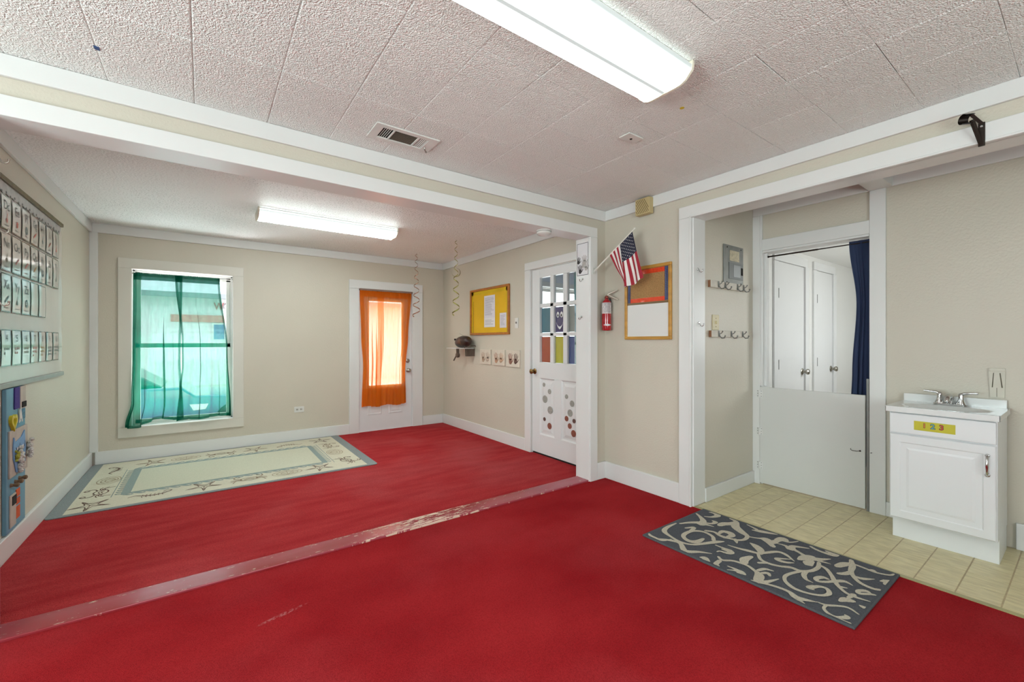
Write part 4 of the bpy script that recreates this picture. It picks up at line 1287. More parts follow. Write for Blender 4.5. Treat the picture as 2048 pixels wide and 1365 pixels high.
# number sticker on the drawer front
T = thing('number_sticker', (3.4295, .56, .69), 'yellow-green 1 2 3 sticker on the sink cabinet drawer', 'sticker')
sy0, sy1, sz0, sz1 = .474, .647, .693, .747
B((3.4287, 3.4297, sy0, sy1, sz0, sz1)).build('backing', flatmat('yellow_green_vinyl', (190, 180, 10), .35), T)
for ch, a, colr, sz in (('1', .128, (214, 120, 30), .036), ('2', .092, (92, 158, 168), .040), ('3', .056, (188, 52, 30), .040)):
    yc = sy0 + a
    d_ = MB().text(ch, sz, lambda p, q: (3.4282, yc - p, .722 + q), bold=.0022).build('digit_outline', m_black, T)
    MB().text(ch, sz, lambda p, q: (3.4280, yc - p, .722 + q), bold=.0005).build('digit', flatmat('digit_colour', colr, .4), T)
# folding dispenser bracket
T = thing('wall_dispenser', (3.865, .36, .882), 'flat ivory-white wall bracket above the backsplash', 'dispenser')
m_disp = M('aged_white_plastic', (208, 202, 186), .45)
fnd = lambda a, b, d: (3.868 - d, .3595 - a, .882 + b)
MB().prism([(-.027, 0), (.030, 0), (.034, .172), (-.035, .172)], fnd, 0, .007).build('back_plate', m_disp, T)
MB().prism([(-.016, .06), (.018, .06), (.010, .145), (-.011, .145)], fnd, .007, .012).build('tongue', m_disp, T)
for pl in ([(-.021, .06), (-.0165, .06), (-.012, .148), (-.015, .148)], [(.0185, .06), (.0235, .06), (.0145, .148), (.0105, .148)], [(-.0015, .004), (.0005, .004), (.0005, .058), (-.0015, .058)]):
    MB().prism(pl, fnd, .0068, .0074).build('slot', M('shadowed_slot', (96, 90, 74), .8), T)
B((3.859, 3.868, .327, .392, 1.040, 1.058)).build('top_clip', m_disp, T, bevel=.002)

# ================================================================ RUGS
VINES=[[(0.037,1.049,0.012),(0.02,1.014,0.024),(0.027,0.946,0.021),(0.083,0.923,0.007)],[(0.015,0.981,0.012),(0.067,0.917,0.026),(0.08,0.86,0.027),(0.02,0.789,0.036),(0.074,0.736,0.023),(0.112,0.684,0.007)],[(0.312,1.038,0.011),(0.209,1.036,0.026),(0.143,1.011,0.032),(0.111,0.941,0.019),(0.097,0.863,0.021),(0.13,0.803,0.02),(0.222,0.762,0.028),(0.275,0.74,0.031),(0.312,0.718,0.01)],[(0.279,0.763,0.024),(0.325,0.797,0.022),(0.338,0.862,0.023),(0.292,0.91,0.025),(0.211,0.914,0.028),(0.166,0.89,0.026),(0.15,0.846,0.033),(0.175,0.813,0.039),(0.246,0.81,0.019)],[(0.297,0.96,0.015),(0.349,0.934,0.024),(0.31,0.921,0.023),(0.26,0.918,0.013)],[(0.572,1.049,0.012),(0.537,0.997,0.026),(0.489,0.949,0.041),(0.434,0.937,0.049),(0.453,0.91,0.029),(0.463,0.864,0.008)],[(0.447,0.954,0.036),(0.395,0.991,0.027),(0.328,1.019,0.014)],[(0.469,0.938,0.022),(0.497,0.897,0.022),(0.539,0.892,0.03),(0.545,0.914,0.017)],[(0.571,0.986,0.012),(0.598,0.953,0.023),(0.655,0.94,0.039),(0.678,0.973,0.037),(0.665,1.005,0.012)],[(0.516,0.852,0.035),(0.558,0.847,0.047),(0.599,0.822,0.042),(0.657,0.815,0.02)],[(0.678,0.864,0.018),(0.657,0.815,0.031),(0.579,0.781,0.054),(0.53,0.718,0.047),(0.5,0.67,0.027),(0.439,0.658,0.022),(0.397,0.678,0.022),(0.381,0.712,0.022),(0.365,0.745,0.025)],[(0.366,0.861,0.023),(0.39,0.82,0.021),(0.372,0.775,0.025),(0.372,0.74,0.032)],[(0.396,0.792,0.018),(0.442,0.794,0.031),(0.457,0.759,0.043),(0.434,0.73,0.038),(0.394,0.735,0.025)],[(0.396,0.69,0.031),(0.358,0.663,0.009)],[(0.499,0.666,0.013),(0.526,0.618,0.017),(0.557,0.584,0.032),(0.536,0.545,0.043),(0.605,0.527,0.025),(0.623,0.482,0.015),(0.678,0.456,0.008)],[(0.539,0.608,0.017),(0.526,0.563,0.036),(0.488,0.517,0.031)],[(0.592,0.537,0.037),(0.638,0.525,0.05),(0.635,0.505,0.033)],[(0.617,0.691,0.013),(0.639,0.652,0.04),(0.664,0.598,0.024),(0.675,0.571,0.008)],[(0.672,0.751,0.008),(0.662,0.721,0.014),(0.648,0.681,0.021)],[(0.547,0.526,0.007),(0.556,0.478,0.021),(0.536,0.442,0.042),(0.585,0.446,0.031),(0.629,0.384,0.009)],[(0.554,0.449,0.031),(0.527,0.389,0.02),(0.508,0.356,0.033)],[(0.214,0.675,0.015),(0.22,0.63,0.039),(0.192,0.632,0.026),(0.177,0.671,0.015),(0.157,0.676,0.009)],[(0.23,0.724,0.011),(0.23,0.683,0.016),(0.236,0.638,0.022)],[(0.289,0.681,0.007),(0.299,0.623,0.02),(0.315,0.576,0.029),(0.331,0.531,0.021),(0.374,0.506,0.024),(0.436,0.474,0.024),(0.44,0.433,0.022),(0.397,0.372,0.006)],[(0.424,0.615,0.012),(0.412,0.582,0.04),(0.382,0.543,0.045),(0.335,0.518,0.022)],[(0.323,0.527,0.017),(0.271,0.49,0.019),(0.261,0.444,0.022),(0.279,0.396,0.02),(0.311,0.356,0.024),(0.314,0.312,0.024),(0.361,0.279,0.022),(0.429,0.271,0.022),(0.489,0.287,0.019)],[(0.224,0.48,0.018),(0.257,0.456,0.02)],[(0.378,0.368,0.009),(0.352,0.392,0.021),(0.341,0.421,0.028),(0.35,0.442,0.024),(0.377,0.422,0.015),(0.406,0.392,0.007)],[(0.443,0.366,0.022),(0.484,0.354,0.055),(0.515,0.332,0.066),(0.529,0.304,0.037),(0.587,0.265,0.007)],[(0.44,0.332,0.032),(0.42,0.312,0.037),(0.475,0.324,0.043)],[(0.512,0.298,0.026),(0.523,0.263,0.013),(0.524,0.245,0.006)],[(0.667,0.387,0.016),(0.651,0.358,0.019),(0.643,0.315,0.023),(0.654,0.272,0.039),(0.678,0.256,0.014)],[(0.674,0.311,0.017),(0.678,0.28,0.035)],[(0.465,0.279,0.017),(0.448,0.24,0.02),(0.393,0.199,0.02),(0.345,0.172,0.024),(0.296,0.135,0.018),(0.268,0.1,0.017),(0.264,0.062,0.019),(0.275,0.015,0.007)],[(0.345,0.172,0.021),(0.304,0.194,0.02),(0.278,0.221,0.022),(0.299,0.236,0.025),(0.336,0.222,0.027),(0.339,0.199,0.017)],[(0.242,0.232,0.005),(0.249,0.264,0.019),(0.291,0.288,0.025),(0.336,0.289,0.016)],[(0.345,0.172,0.023),(0.384,0.144,0.024),(0.373,0.107,0.006)],[(0.31,0.139,0.022),(0.323,0.115,0.007)],[(0.366,0.274,0.016),(0.301,0.314,0.018),(0.212,0.338,0.019),(0.155,0.325,0.018),(0.121,0.29,0.023),(0.109,0.256,0.021),(0.119,0.207,0.017),(0.153,0.162,0.017),(0.199,0.149,0.022),(0.235,0.172,0.02),(0.222,0.202,0.022),(0.176,0.221,0.027)],[(0.213,0.216,0.021),(0.178,0.227,0.026),(0.174,0.209,0.017)],[(0.023,0.698,0.014),(0.031,0.679,0.04),(0.02,0.645,0.01)],[(0.11,0.643,0.015),(0.092,0.611,0.018),(0.128,0.576,0.018),(0.142,0.539,0.022),(0.142,0.495,0.018),(0.114,0.441,0.021)],[(0.073,0.616,0.024),(0.02,0.61,0.026),(0.015,0.595,0.02)],[(0.16,0.526,0.04),(0.198,0.543,0.045),(0.259,0.535,0.025)],[(0.015,0.544,0.006),(0.035,0.522,0.014),(0.051,0.495,0.032),(0.042,0.469,0.019)],[(0.053,0.56,0.01),(0.055,0.525,0.019),(0.044,0.491,0.041)],[(0.121,0.444,0.023),(0.091,0.417,0.046),(0.033,0.398,0.039),(0.06,0.371,0.025),(0.137,0.346,0.007)],[(0.015,0.422,0.008),(0.027,0.395,0.021),(0.045,0.352,0.019),(0.057,0.308,0.019),(0.057,0.266,0.022),(0.035,0.228,0.036),(0.052,0.189,0.021),(0.07,0.157,0.005)],[(0.141,0.446,0.019),(0.184,0.431,0.022),(0.198,0.397,0.01)],[(0.13,0.421,0.019),(0.153,0.404,0.023),(0.134,0.386,0.013)],[(0.028,0.22,0.025),(0.015,0.188,0.006)],[(0.076,0.159,0.005),(0.082,0.124,0.016),(0.116,0.092,0.014),(0.139,0.058,0.014),(0.119,0.015,0.008)],[(0.082,0.124,0.013),(0.043,0.121,0.014),(0.017,0.093,0.017),(0.018,0.063,0.019),(0.052,0.038,0.025),(0.064,0.047,0.012)],[(0.015,0.06,0.004),(0.015,0.018,0.014)],[(0.17,0.098,0.016),(0.203,0.087,0.039),(0.216,0.064,0.028)],[(0.233,0.084,0.017),(0.281,0.077,0.026)],[(0.202,0.03,0.015),(0.199,0.015,0.027)],[(0.528,0.216,0.031),(0.584,0.201,0.041),(0.622,0.182,0.022)],[(0.667,0.194,0.02),(0.594,0.168,0.03),(0.521,0.154,0.024),(0.459,0.12,0.021),(0.426,0.084,0.021),(0.418,0.039,0.021),(0.432,0.015,0.018)],[(0.445,0.185,0.022),(0.474,0.164,0.028),(0.521,0.154,0.021)],[(0.485,0.132,0.014),(0.487,0.099,0.026),(0.53,0.061,0.006)],[(0.628,0.178,0.017),(0.624,0.129,0.017),(0.617,0.076,0.017),(0.641,0.027,0.014),(0.673,0.015,0.01)],[(0.617,0.076,0.014),(0.631,0.091,0.021),(0.614,0.104,0.013)],[(0.535,0.035,0.014),(0.555,0.015,0.044),(0.569,0.015,0.023),(0.516,0.015,0.019)],[(0.362,0.015,0.012),(0.351,0.033,0.018),(0.315,0.065,0.019),(0.34,0.074,0.021),(0.367,0.052,0.023),(0.358,0.034,0.011)]]
def rugmat(name, col, sc=260, st=.7, amt=.12):
    return M(name, col, .95, bump=(sc, st, .006), var=(160, amt), spec=.1)
RG = thing('scatter_rug', (2.57, 1.14, 0), 'small charcoal rug with cream scroll vines by the vinyl floor', 'rug')
RX0, RX1, RY0, RY1 = 2.225, 2.918, .608, 1.672
B((RX0, RX1, RY0, RY1, .0005, .010)).build('pile', rugmat('charcoal_loop_pile', (90, 92, 98)), RG, bevel=.004)
m_bind = rugmat('grey_binding', (92, 94, 98), 400, .4)
for bx_ in ((RX0 - .004, RX0 + .007, RY0 - .004, RY1 + .004), (RX1 - .007, RX1 + .004, RY0 - .004, RY1 + .004), (RX0, RX1, RY0 - .004, RY0 + .007), (RX0, RX1, RY1 - .007, RY1 + .004)):
    B((*bx_, .0005, .0112)).build('binding', m_bind, RG, bevel=.003)
vb = MB()
m_vine = rugmat('cream_loop_pile', (204, 194, 176), 260, .8, .14)
for k, st_ in enumerate(VINES):
    zz = .0118 + .00005 * (k % 12)
    MB().ribbon([(p[0], p[1]) for p in st_], [p[2] for p in st_], lambda a, b: (RX0 + min(max(a, .012), RX1 - RX0 - .012), RY0 + min(max(b, .012), RY1 - RY0 - .012), zz), 5, lift=.00003).build('scroll_vine', m_vine, RG)
# large seaside rug
BR_ = thing('area_rug', (.24, 4.98, 0), 'large cream seaside rug with grey-blue border under the window', 'rug')
bx0, bx1, by0, by1 = -.885, 1.398, 4.195, 5.772
def rrect(x0, x1, y0, y1, r, n=5):
    pts = []
    for cx, cy, a0_ in ((x1 - r, y0 + r, -90), (x1 - r, y1 - r, 0), (x0 + r, y1 - r, 90), (x0 + r, y0 + r, 180)):
        for k in range(n + 1):
            a = R(a0_ + 90 * k / n)
            pts.append((cx + r * math.cos(a), cy + r * math.sin(a)))
    return pts
def slab(pts, z0, z1):
    return MB().prism(pts, lambda a, b, d: (a, b, d), z0, z1)
slab(rrect(bx0, bx1, by0, by1, .03), .0005, .008).build('border', rugmat('grey_blue_weave', (142, 147, 147), 300, .4), BR_, bevel=.003)
m_cream = rugmat('cream_flat_weave', (214, 207, 186), 300, .4, .06)
slab(rrect(bx0 + .085, bx1 - .095, by0 + .035, by1 - .04, .004), .001, .0092).build('cream_field', m_cream, BR_)
m_band = rugmat('grey_teal_weave', (146, 158, 154), 300, .4, .08)
ix0, ix1, iy0, iy1 = -.535, 1.003, 4.525, 5.36
slab(rrect(ix0, ix1, iy0, iy1, .002), .001, .0100).build('wave_band', m_band, BR_)
slab(rrect(ix0 + .058, ix1 - .048, iy0 + .035, iy1 - .045, .002), .001, .0108).build('centre_field', rugmat('pale_green_weave', (206, 203, 182), 300, .4, .08), BR_)
wb = MB()
k = 0
zf = onZ(.0103)
while True:
    x = ix0 + .05 + k * .074
    if x > ix1 - .03:
        break
    for yy, sg in ((iy0, -1), (iy1, 1)):
        wb.ribbon([(x - .037, yy), (x - .01, yy + sg * .024), (x + .012, yy + sg * .040), (x + .026, yy + sg * .028), (x + .016, yy + sg * .016)], [.022, .026, .018, .013, .007], zf, 3)
    k += 1
k = 0
while iy0 + .03 + k * .058 < iy1:
    y = iy0 + .03 + k * .058
    for xx, sg in ((ix0, -1), (ix1, 1)):
        wb.ribbon([(xx, y - .022), (xx + sg * .026, y - .012), (xx + sg * .034, y + .003), (xx + sg * .022, y + .010), (xx, y + .012)], .011, zf, 3)
    k += 1
wb.build('wave_crests', m_band, BR_)['kind'] = 'stuff'
for xx in (ix0 - .052, ix1 + .055):
    MB().ribbon([(xx, iy0 - .03), (xx, iy1 + .02)], .006, onZ(.0096), 1, round_end=False).build('fine_line', m_band, BR_)
m_mot = [rugmat('brown_motif', (142, 122, 102), 300, .3), rugmat('mauve_brown_motif', (122, 102, 92), 300, .3), rugmat('pale_tan_motif', (174, 158, 134), 300, .3)]
def motif(kind, cx, cy, rot, s, mt):
    c_, s_ = math.cos(rot), math.sin(rot)
    fn = lambda a, b: (cx + (a * c_ - b * s_) * s, cy + (a * s_ + b * c_) * s, .0100)
    mb = MB()
    rb = mb.ribbon
    mb.ribbon = lambda *q, **k: rb(*q, lift=.00002, **k)
    wd = .066
    if kind == 'starfish':
        pts = []
        for k in range(10):
            a = PI / 2 + k * PI / 5 + .2
            r_ = 1.0 if k % 2 == 0 else .30
            pts.append((r_ * math.cos(a), r_ * math.sin(a)))
        mb.ribbon(pts, wd, fn, 3, closed=True)
        for k in range(5):
            a = PI / 2 + k * 2 * PI / 5 + .2
            mb.ribbon([(0, 0), (.7 * math.cos(a), .7 * math.sin(a))], wd * .6, fn, 2)
    elif kind == 'crab':
        mb.ribbon([(.5 * math.cos(a), .34 * math.sin(a)) for a in [2 * PI * k / 10 for k in range(10)]], wd * 1.2, fn, 3, closed=True)
        mb.ribbon([(-.3, 0), (0, .12), (.3, 0)], wd, fn, 3)
        mb.ribbon([(-.25, -.12), (0, -.02), (.25, -.12)], wd, fn, 3)
        for sg in (-1, 1):
            for k, (dx, dy) in enumerate(((.95, -.55), (1.05, -.25), (1.05, .05))):
                mb.ribbon([(sg * .42, dy * .3), (sg * .75, dy * .4 + .12), (sg * dx, dy)], wd, fn, 3)
            mb.ribbon([(sg * .4, .22), (sg * .75, .35), (sg * .85, .62), (sg * .65, .85), (sg * .5, .7), (sg * .66, .6)], wd * 1.3, fn, 3)
    elif kind == 'shell':
        for q in (1.0, .72, .42):
            mb.ribbon([(q * .95 * math.cos(a) , q * .6 * math.sin(a) - (1 - q) * .1) for a in [2 * PI * k / 12 for k in range(12)]], wd * .9, fn, 3, closed=True)
        for k in range(5):
            a = PI * (.15 + .175 * k)
            mb.ribbon([(0, -.4), (.9 * math.cos(a), .55 * math.sin(a))], wd * .6, fn, 2)
    else:
        mb.ribbon([(-1.1, .1), (-.8, .28), (-.5, .12), (-.1, -.1), (.4, -.12), (.8, .1), (1.0, .38), (.75, .5), (.6, .32), (.78, .22)], [.06, .1, .12, .16, .14, .1, .08, .06, .05, .04], fn, 4)
        for k in range(6):
            a = -.45 + k * .2
            mb.ribbon([(a, .0), (a + .05, .26 - .03 * k)], wd * .7, fn, 2)
            mb.ribbon([(a, -.1), (a + .05, -.32)], wd * .7, fn, 2)
    mb.build(kind + '_motif', m_mot[mt], BR_)
SQ = .128
for kd, x, y, r_, mt in [('starfish', -.68, 4.36, .3, 1), ('crab', -.67, 4.69, 1.57, 1), ('shell', -.67, 5.05, 1.57, 2), ('seahorse', -.67, 5.42, 1.57, 1),
                         ('starfish', -.42, 5.545, .1, 0), ('shell', -.15, 5.545, 0, 2), ('crab', .15, 5.545, 3.14, 0), ('starfish', .46, 5.545, .5, 0), ('seahorse', .80, 5.545, 3.14, 0), ('starfish', 1.14, 5.56, .9, 1),
                         ('crab', 1.155, 5.24, -1.57, 0), ('shell', 1.155, 4.90, -1.57, 2), ('crab', 1.17, 4.50, -1.2, 1), ('starfish', .90, 4.385, .2, 1), ('shell', .62, 4.385, 0, 2), ('crab', .32, 4.385, 0, 0), ('starfish', .0, 4.385, .4, 1), ('seahorse', -.34, 4.385, 0, 1)]:
    motif(kd, x, y, r_, SQ * (1.0 if kd != 'seahorse' else .98), mt)

# ================================================================ FAR ROOM THINGS
# yellow bulletin board
T = thing('bulletin_board', (2.91, 4.515, 1.305), 'oak framed yellow bulletin board with papers', 'bulletin board')
Y0, Y1, Z0, Z1 = 4.068, 4.968, 1.303, 1.902
m_frame = M('orange_oak_frame', (176, 108, 40), .45, bump=(40, .1, .002), var=(20, .15))
fw = .028
for bx_ in ((Y0, Y1, Z1 - fw, Z1), (Y0, Y1, Z0, Z0 + fw), (Y0, Y0 + fw, Z0 + fw, Z1 - fw), (Y1 - fw, Y1, Z0 + fw, Z1 - fw)):
    B((2.895, 2.919, *bx_)).build('frame', m_frame, T, bevel=.004)
B((2.911, 2.918, Y0 + fw, Y1 - fw, Z0 + fw, Z1 - fw)).build('yellow_panel', M('yellow_paper', (226, 178, 20), .6, bump=(60, .08, .001), var=(5, .05)), T)
fb_ = lambda x: (lambda a, b: (x, a, b))
m_yb = flatmat('yellow_scalloped_border', (214, 176, 10))
def scallop(p0, p1, wid, side, n):
    pts = []
    vs_, fs_ = [], []
    for k in range(n * 4 + 1):
        t_ = k / (n * 4)
        a = p0[0] + (p1[0] - p0[0]) * t_
        b = p0[1] + (p1[1] - p0[1]) * t_
        w_ = wid * (.8 + .2 * abs(math.sin(t_ * n * PI)))
        d = (-(p1[1] - p0[1]), p1[0] - p0[0])
        l_ = math.hypot(*d)
        d = (d[0] / l_ * side, d[1] / l_ * side)
        vs_ += [fb_(2.9102)(a, b), fb_(2.9102)(a + d[0] * w_, b + d[1] * w_)]
        pts.append((a + d[0] * w_, b + d[1] * w_))
    fs_ = [(2 * k, 2 * k + 1, 2 * k + 3, 2 * k + 2) for k in range(n * 4)]
    return MB().add(vs_, fs_), pts
e, pts = scallop((Y1 - fw, Z0 + fw), (Y1 - fw, Z1 - fw), .045, 1, 14)
e.build('scalloped_border', m_yb, T)
MB().ribbon(pts[:44], .007, fb_(2.9098), 1).build('border_edge', flatmat('dark_brown_edge', (92, 66, 18)), T)
e, pts = scallop((Y0 + fw, Z1 - fw), (Y1 - fw, Z1 - fw), .05, -1, 20)
e.build('scalloped_border', m_yb, T)
e, pts2 = scallop((Y0 + fw, Z0 + fw), (Y0 + fw, Z1 - fw), .045, -1, 14)
e.build('scalloped_border', m_yb, T)
def page(parent, y0, y1, z0, z1, x, lines, col=(222, 218, 224)):
    pg = B((x - .0008, x, y0, y1, z0, z1)).build('page', M('typed_page', col, .5, var=(12, .03)), parent)
    ln = MB()
    n = lines
    for k in range(n):
        z = z1 - .03 - (z1 - z0 - .05) * k / n
        e_ = random.uniform(.0, .35) * (y1 - y0)
        ln.ribbon([(y1 - .02, z), (y0 + .02 + e_, z)], .0045, fb_(x - .0012), 1, round_end=False)
    ln.build('typed_lines', flatmat('grey_type', (150, 146, 160)), pg)['kind'] = 'stuff'
page(T, 4.375, 4.625, 1.52, 1.80, 2.9095, 16)
pg = page(T, 4.375, 4.625, 1.40, 1.52, 2.9092, 4, (228, 226, 226))
page(T, 4.13, 4.27, 1.385, 1.565, 2.9094, 8)
# three small canvases
m_can = M('cream_canvas', (218, 206, 190), .7, bump=(300, .2, .002), var=(30, .04))
for k, (y0, y1, lab_) in enumerate(((4.465, 4.720, 'leftmost small canvas with faint brown prints under the bulletin board'), (4.160, 4.425, 'middle small canvas with tan handprint under the bulletin board'), (3.865, 4.123, 'rightmost small canvas with darkest brown prints under the bulletin board'))):
    z0, z1 = .922 + .004 * (2 - k), 1.116
    T = thing('canvas_print', (2.91, (y0 + y1) / 2, z0), lab_, 'picture', 'three small canvases')
    B((2.902, 2.9195, y0, y1, z0, z1)).build('canvas', m_can, T, bevel=.002)
    cy_, cz_ = (y0 + y1) / 2, (z0 + z1) / 2
    m_a = M('brown_print', ((188, 162, 138), (182, 142, 116), (150, 106, 88))[k], .7, var=(60, .3))
    m_b = M('dark_brown_print', ((196, 176, 156), (196, 160, 130), (116, 88, 78))[k], .7, var=(60, .3))
    q = MB()
    fq = lambda a, b: (2.9012, cy_ - a, cz_ + b)
    hand(q, fq, -.045, -.035, .075, .05)
    q.build('handprint', m_a, T)
    q = MB()
    hand(q, lambda a, b: (2.9008, cy_ - a, cz_ + b), .055, -.03, .070, -.15)
    q.build('handprint', m_b, T)
# light switch near the inner door, outlet on the far wall
T = thing('switch_plate', (2.916, 3.937, 1.37), 'white light switch between bulletin board and inner door', 'switch')
B((2.913, 2.9195, 3.905, 3.968, 1.372, 1.492)).build('plate', m_metalw, T, bevel=.002)
B((2.902, 2.914, 3.930, 3.942, 1.425, 1.447)).build('toggle', M('grey_toggle', (120, 114, 108), .4), T, bevel=.002)
T = thing('wall_outlet', (.953, 5.795, .34), 'white electrical outlet low on the far wall', 'outlet')
B((.895, 1.005, 5.7925, 5.7985, .345, .415)).build('plate', m_metalw, T, bevel=.002)
for x in (.928, .972):
    B((x - .014, x + .014, 5.791, 5.793, .366, .394)).build('socket', M('pale_socket', (200, 196, 188), .4), T, bevel=.003)
    mb = B((x - .007, x - .003, 5.7902, 5.7912, .374, .386), (x + .003, x + .007, 5.7902, 5.7912, .374, .386))
    mb.build('slot', m_dark, T)
# small shelf with dark ornament
T = thing('wall_shelf', (2.82, 5.05, 1.03), 'small white corner-side wall shelf with wooden brackets', 'shelf')
B((2.715, 2.9195, 4.90, 5.30, 1.122, 1.132)).build('board', m_white, T, bevel=.002)
m_gw = M('weathered_brown_wood', (96, 80, 68), .8, bump=(40, .2, .003), var=(30, .2))
MB().prism([(-.032, 0), (.03, 0), (.024, -.10), (-.024, -.10)], lambda a, b, d: (d, 4.90 - a, 1.122 + b), 2.80, 2.9195).build('bracket', m_gw, T, bevel=.003)
B((2.745, 2.775, 5.04, 5.07, 1.06, 1.122)).build('hanger', m_gw, T)
MB().lathe([(.010, -.02), (.030, -.018), (.034, 0), (.030, .018), (.010, .02)], (2.76, 5.055, 1.035), (1, 0, 0), 18).build('turned_knob', m_gw, T, smooth=40)
MB().tube([(2.76, 5.075, 1.05), (2.74, 5.13, .96)], [.008, .009], 8).build('peg', m_gw, T, smooth=40)
T = thing('dark_ornament', (2.80, 4.98, 1.132), 'dark brown rounded ornament with thin antenna on the wall shelf', 'ornament')
mt = Matrix.Rotation(R(-8), 3, 'X')
mb = MB()
vs_, fs_ = [], []
def orn(u, v):
    th, ph = PI * v, 2 * PI * u
    y = math.cos(th)
    r_ = math.sin(th) ** .8
    return (2.805 + .085 * r_ * math.cos(ph), 4.985 - .165 * y, 1.214 + .082 * r_ * math.sin(ph) * (1.0 if math.sin(ph) > 0 else .96) + .012 * y)
MB().sheet(orn, 28, 20).build('body', M('dark_glazed_brown', (52, 34, 28), .3, bump=(25, .3, .006), var=(14, .5), coat=.3), T, smooth=180)
MB().tube([(2.79, 4.92, 1.285), (2.775, 5.03, 1.325)], .0016, 6).build('antenna', m_gw, T)
MB().sheet(lambda u, v: (2.805 + .087 * math.cos(2 * PI * u), 4.93 + .05 * math.sin(2 * PI * u) + .006 * v, 1.212 + .083 * math.sin(2 * PI * u)), 28, 1).build('band', M('ochre_cord', (130, 100, 62), .8), T, smooth=180)
mb = MB().tube([(2.77, 4.87, 1.150), (2.745, 4.85, 1.138), (2.75, 4.81, 1.150)], [.008, .006, .003], 8).tube([(2.84, 4.83, 1.16), (2.86, 4.77, 1.165), (2.86, 4.75, 1.150)], [.008, .006, .003], 8)
mb.build('foot', m_gw, T, smooth=50)
MB().ball((2.76, 5.13, 1.245), .014, 10, 8).build('eye', m_black, T, smooth=60)

# ---------------- alphabet chart on the left wall
CH = thing('alphabet_chart', (-.90, 3.85, .955), 'laminated alphabet and number card chart on the left wall', 'chart')
cy0, cy1 = 2.965, 4.735
fc = lambda x: (lambda a, b: (x, a, b))
m_back = M('glossy_cream_chart', (206, 200, 190), .22, bump=(7, .12, .006), var=(3, .03))
MB().sheet(lambda u, v: (-.9035 + .0016 * math.sin(u * 19) * math.sin(v * 3) + .006 * max(0, (u - .97) / .03) * abs(math.sin(v * 9)), cy0 + (cy1 - cy0) * u, .985 + 1.125 * v), 90, 20).build('backing', m_back, CH, smooth=180)
B((-.9095, -.888, cy0, cy1 + .004, 2.108, 2.134)).build('top_rail', M('olive_brown_wood', (112, 100, 70), .6, var=(18, .15)), CH, bevel=.003)
B((-.9095, -.886, cy0, cy1 + .004, .958, .988)).build('bottom_rail', M('grey_green_rail', (150, 152, 146), .4, var=(12, .06)), CH, bevel=.004)
vs_, fs_ = [], []
n_ = 110
for k in range(n_ + 1):
    y = cy0 + (cy1 - .03 - cy0) * k / n_
    vs_ += [(-.8995, y, 2.106), (-.8985, y, 2.052 - .012 * abs(math.sin(k * .55)))]
MB().add(vs_, [(2 * k, 2 * k + 1, 2 * k + 3, 2 * k + 2) for k in range(n_)]).build('scalloped_border', M('grey_printed_border', (176, 172, 170), .3, var=(26, .15)), CH)
lf = MB()
for k in range(26):
    y = cy0 + .03 + k * .066
    lf.disc(fc(-.8975), y, 2.048 + .008 * (k % 2), .010, .008, 8)
lf.build('border_print', flatmat('dark_border_print', (92, 90, 88)), CH)['kind'] = 'stuff'
cols_ = [(62, 92, 84), (120, 72, 66), (84, 84, 104), (92, 74, 60), (70, 96, 90), (128, 84, 52), (96, 110, 70)]
m_card = [M('laminated_card', (222, 216, 208), .10, bump=(5, .12, .006), var=(6, .02), coat=.8) for _ in (0,)][0]
m_bord = [M('card_border', c, .15, coat=.5) for c in cols_]
m_let = M('thin_black_letter', (70, 68, 72), .4)
m_pic = [flatmat('picture_ink', c, .3) for c in ((190, 96, 84), (88, 74, 40), (150, 60, 50), (60, 70, 60), (70, 96, 100), (170, 130, 60))]
rows_ = [('ABCDEFGHIJ', 1.845, 2.034, 0), ('KLMNOPQRST', 1.615, 1.832, 2), ('UVWXYZ', 1.384, 1.60, 4)]
pitch, cw = .163, .148
ca = 3.67 - 4 * pitch
rc = random.Random(4)
cardmesh = {}
def card(k, z0, z1, bm):
    y0 = ca + k * pitch
    a, h = cw, z1 - z0
    key = (round(h, 3), bm)
    if key not in cardmesh:
        bow = lambda u: .0022 * math.sin(u * PI)
        mb = MB().sheet(lambda u, v: (bow(v) + .0008 * math.sin(u * 5), a * u, h * v), 6, 10, 0)
        e = .006
        f2 = lambda p, q: (bow(q / h) + .0008 * math.sin(p / a * 5) + .0006, p, q)
        for (p0, q0, p1, q1) in ((0, e / 2, a, e / 2), (0, h - e / 2, a, h - e / 2), (e / 2, 0, e / 2, h), (a - e / 2, 0, a - e / 2, h)):
            pts = [(p0 + (p1 - p0) * t_ / 8, q0 + (q1 - q0) * t_ / 8) for t_ in range(9)]
            mb.ribbon(pts, e, f2, 1, 1, round_end=False)
        cardmesh[key] = mb.mesh('card', [m_card, m_bord[bm]], smooth=60)
    return piece('card', cardmesh[key], CH, (-.8965, y0, z0)), y0, a, h
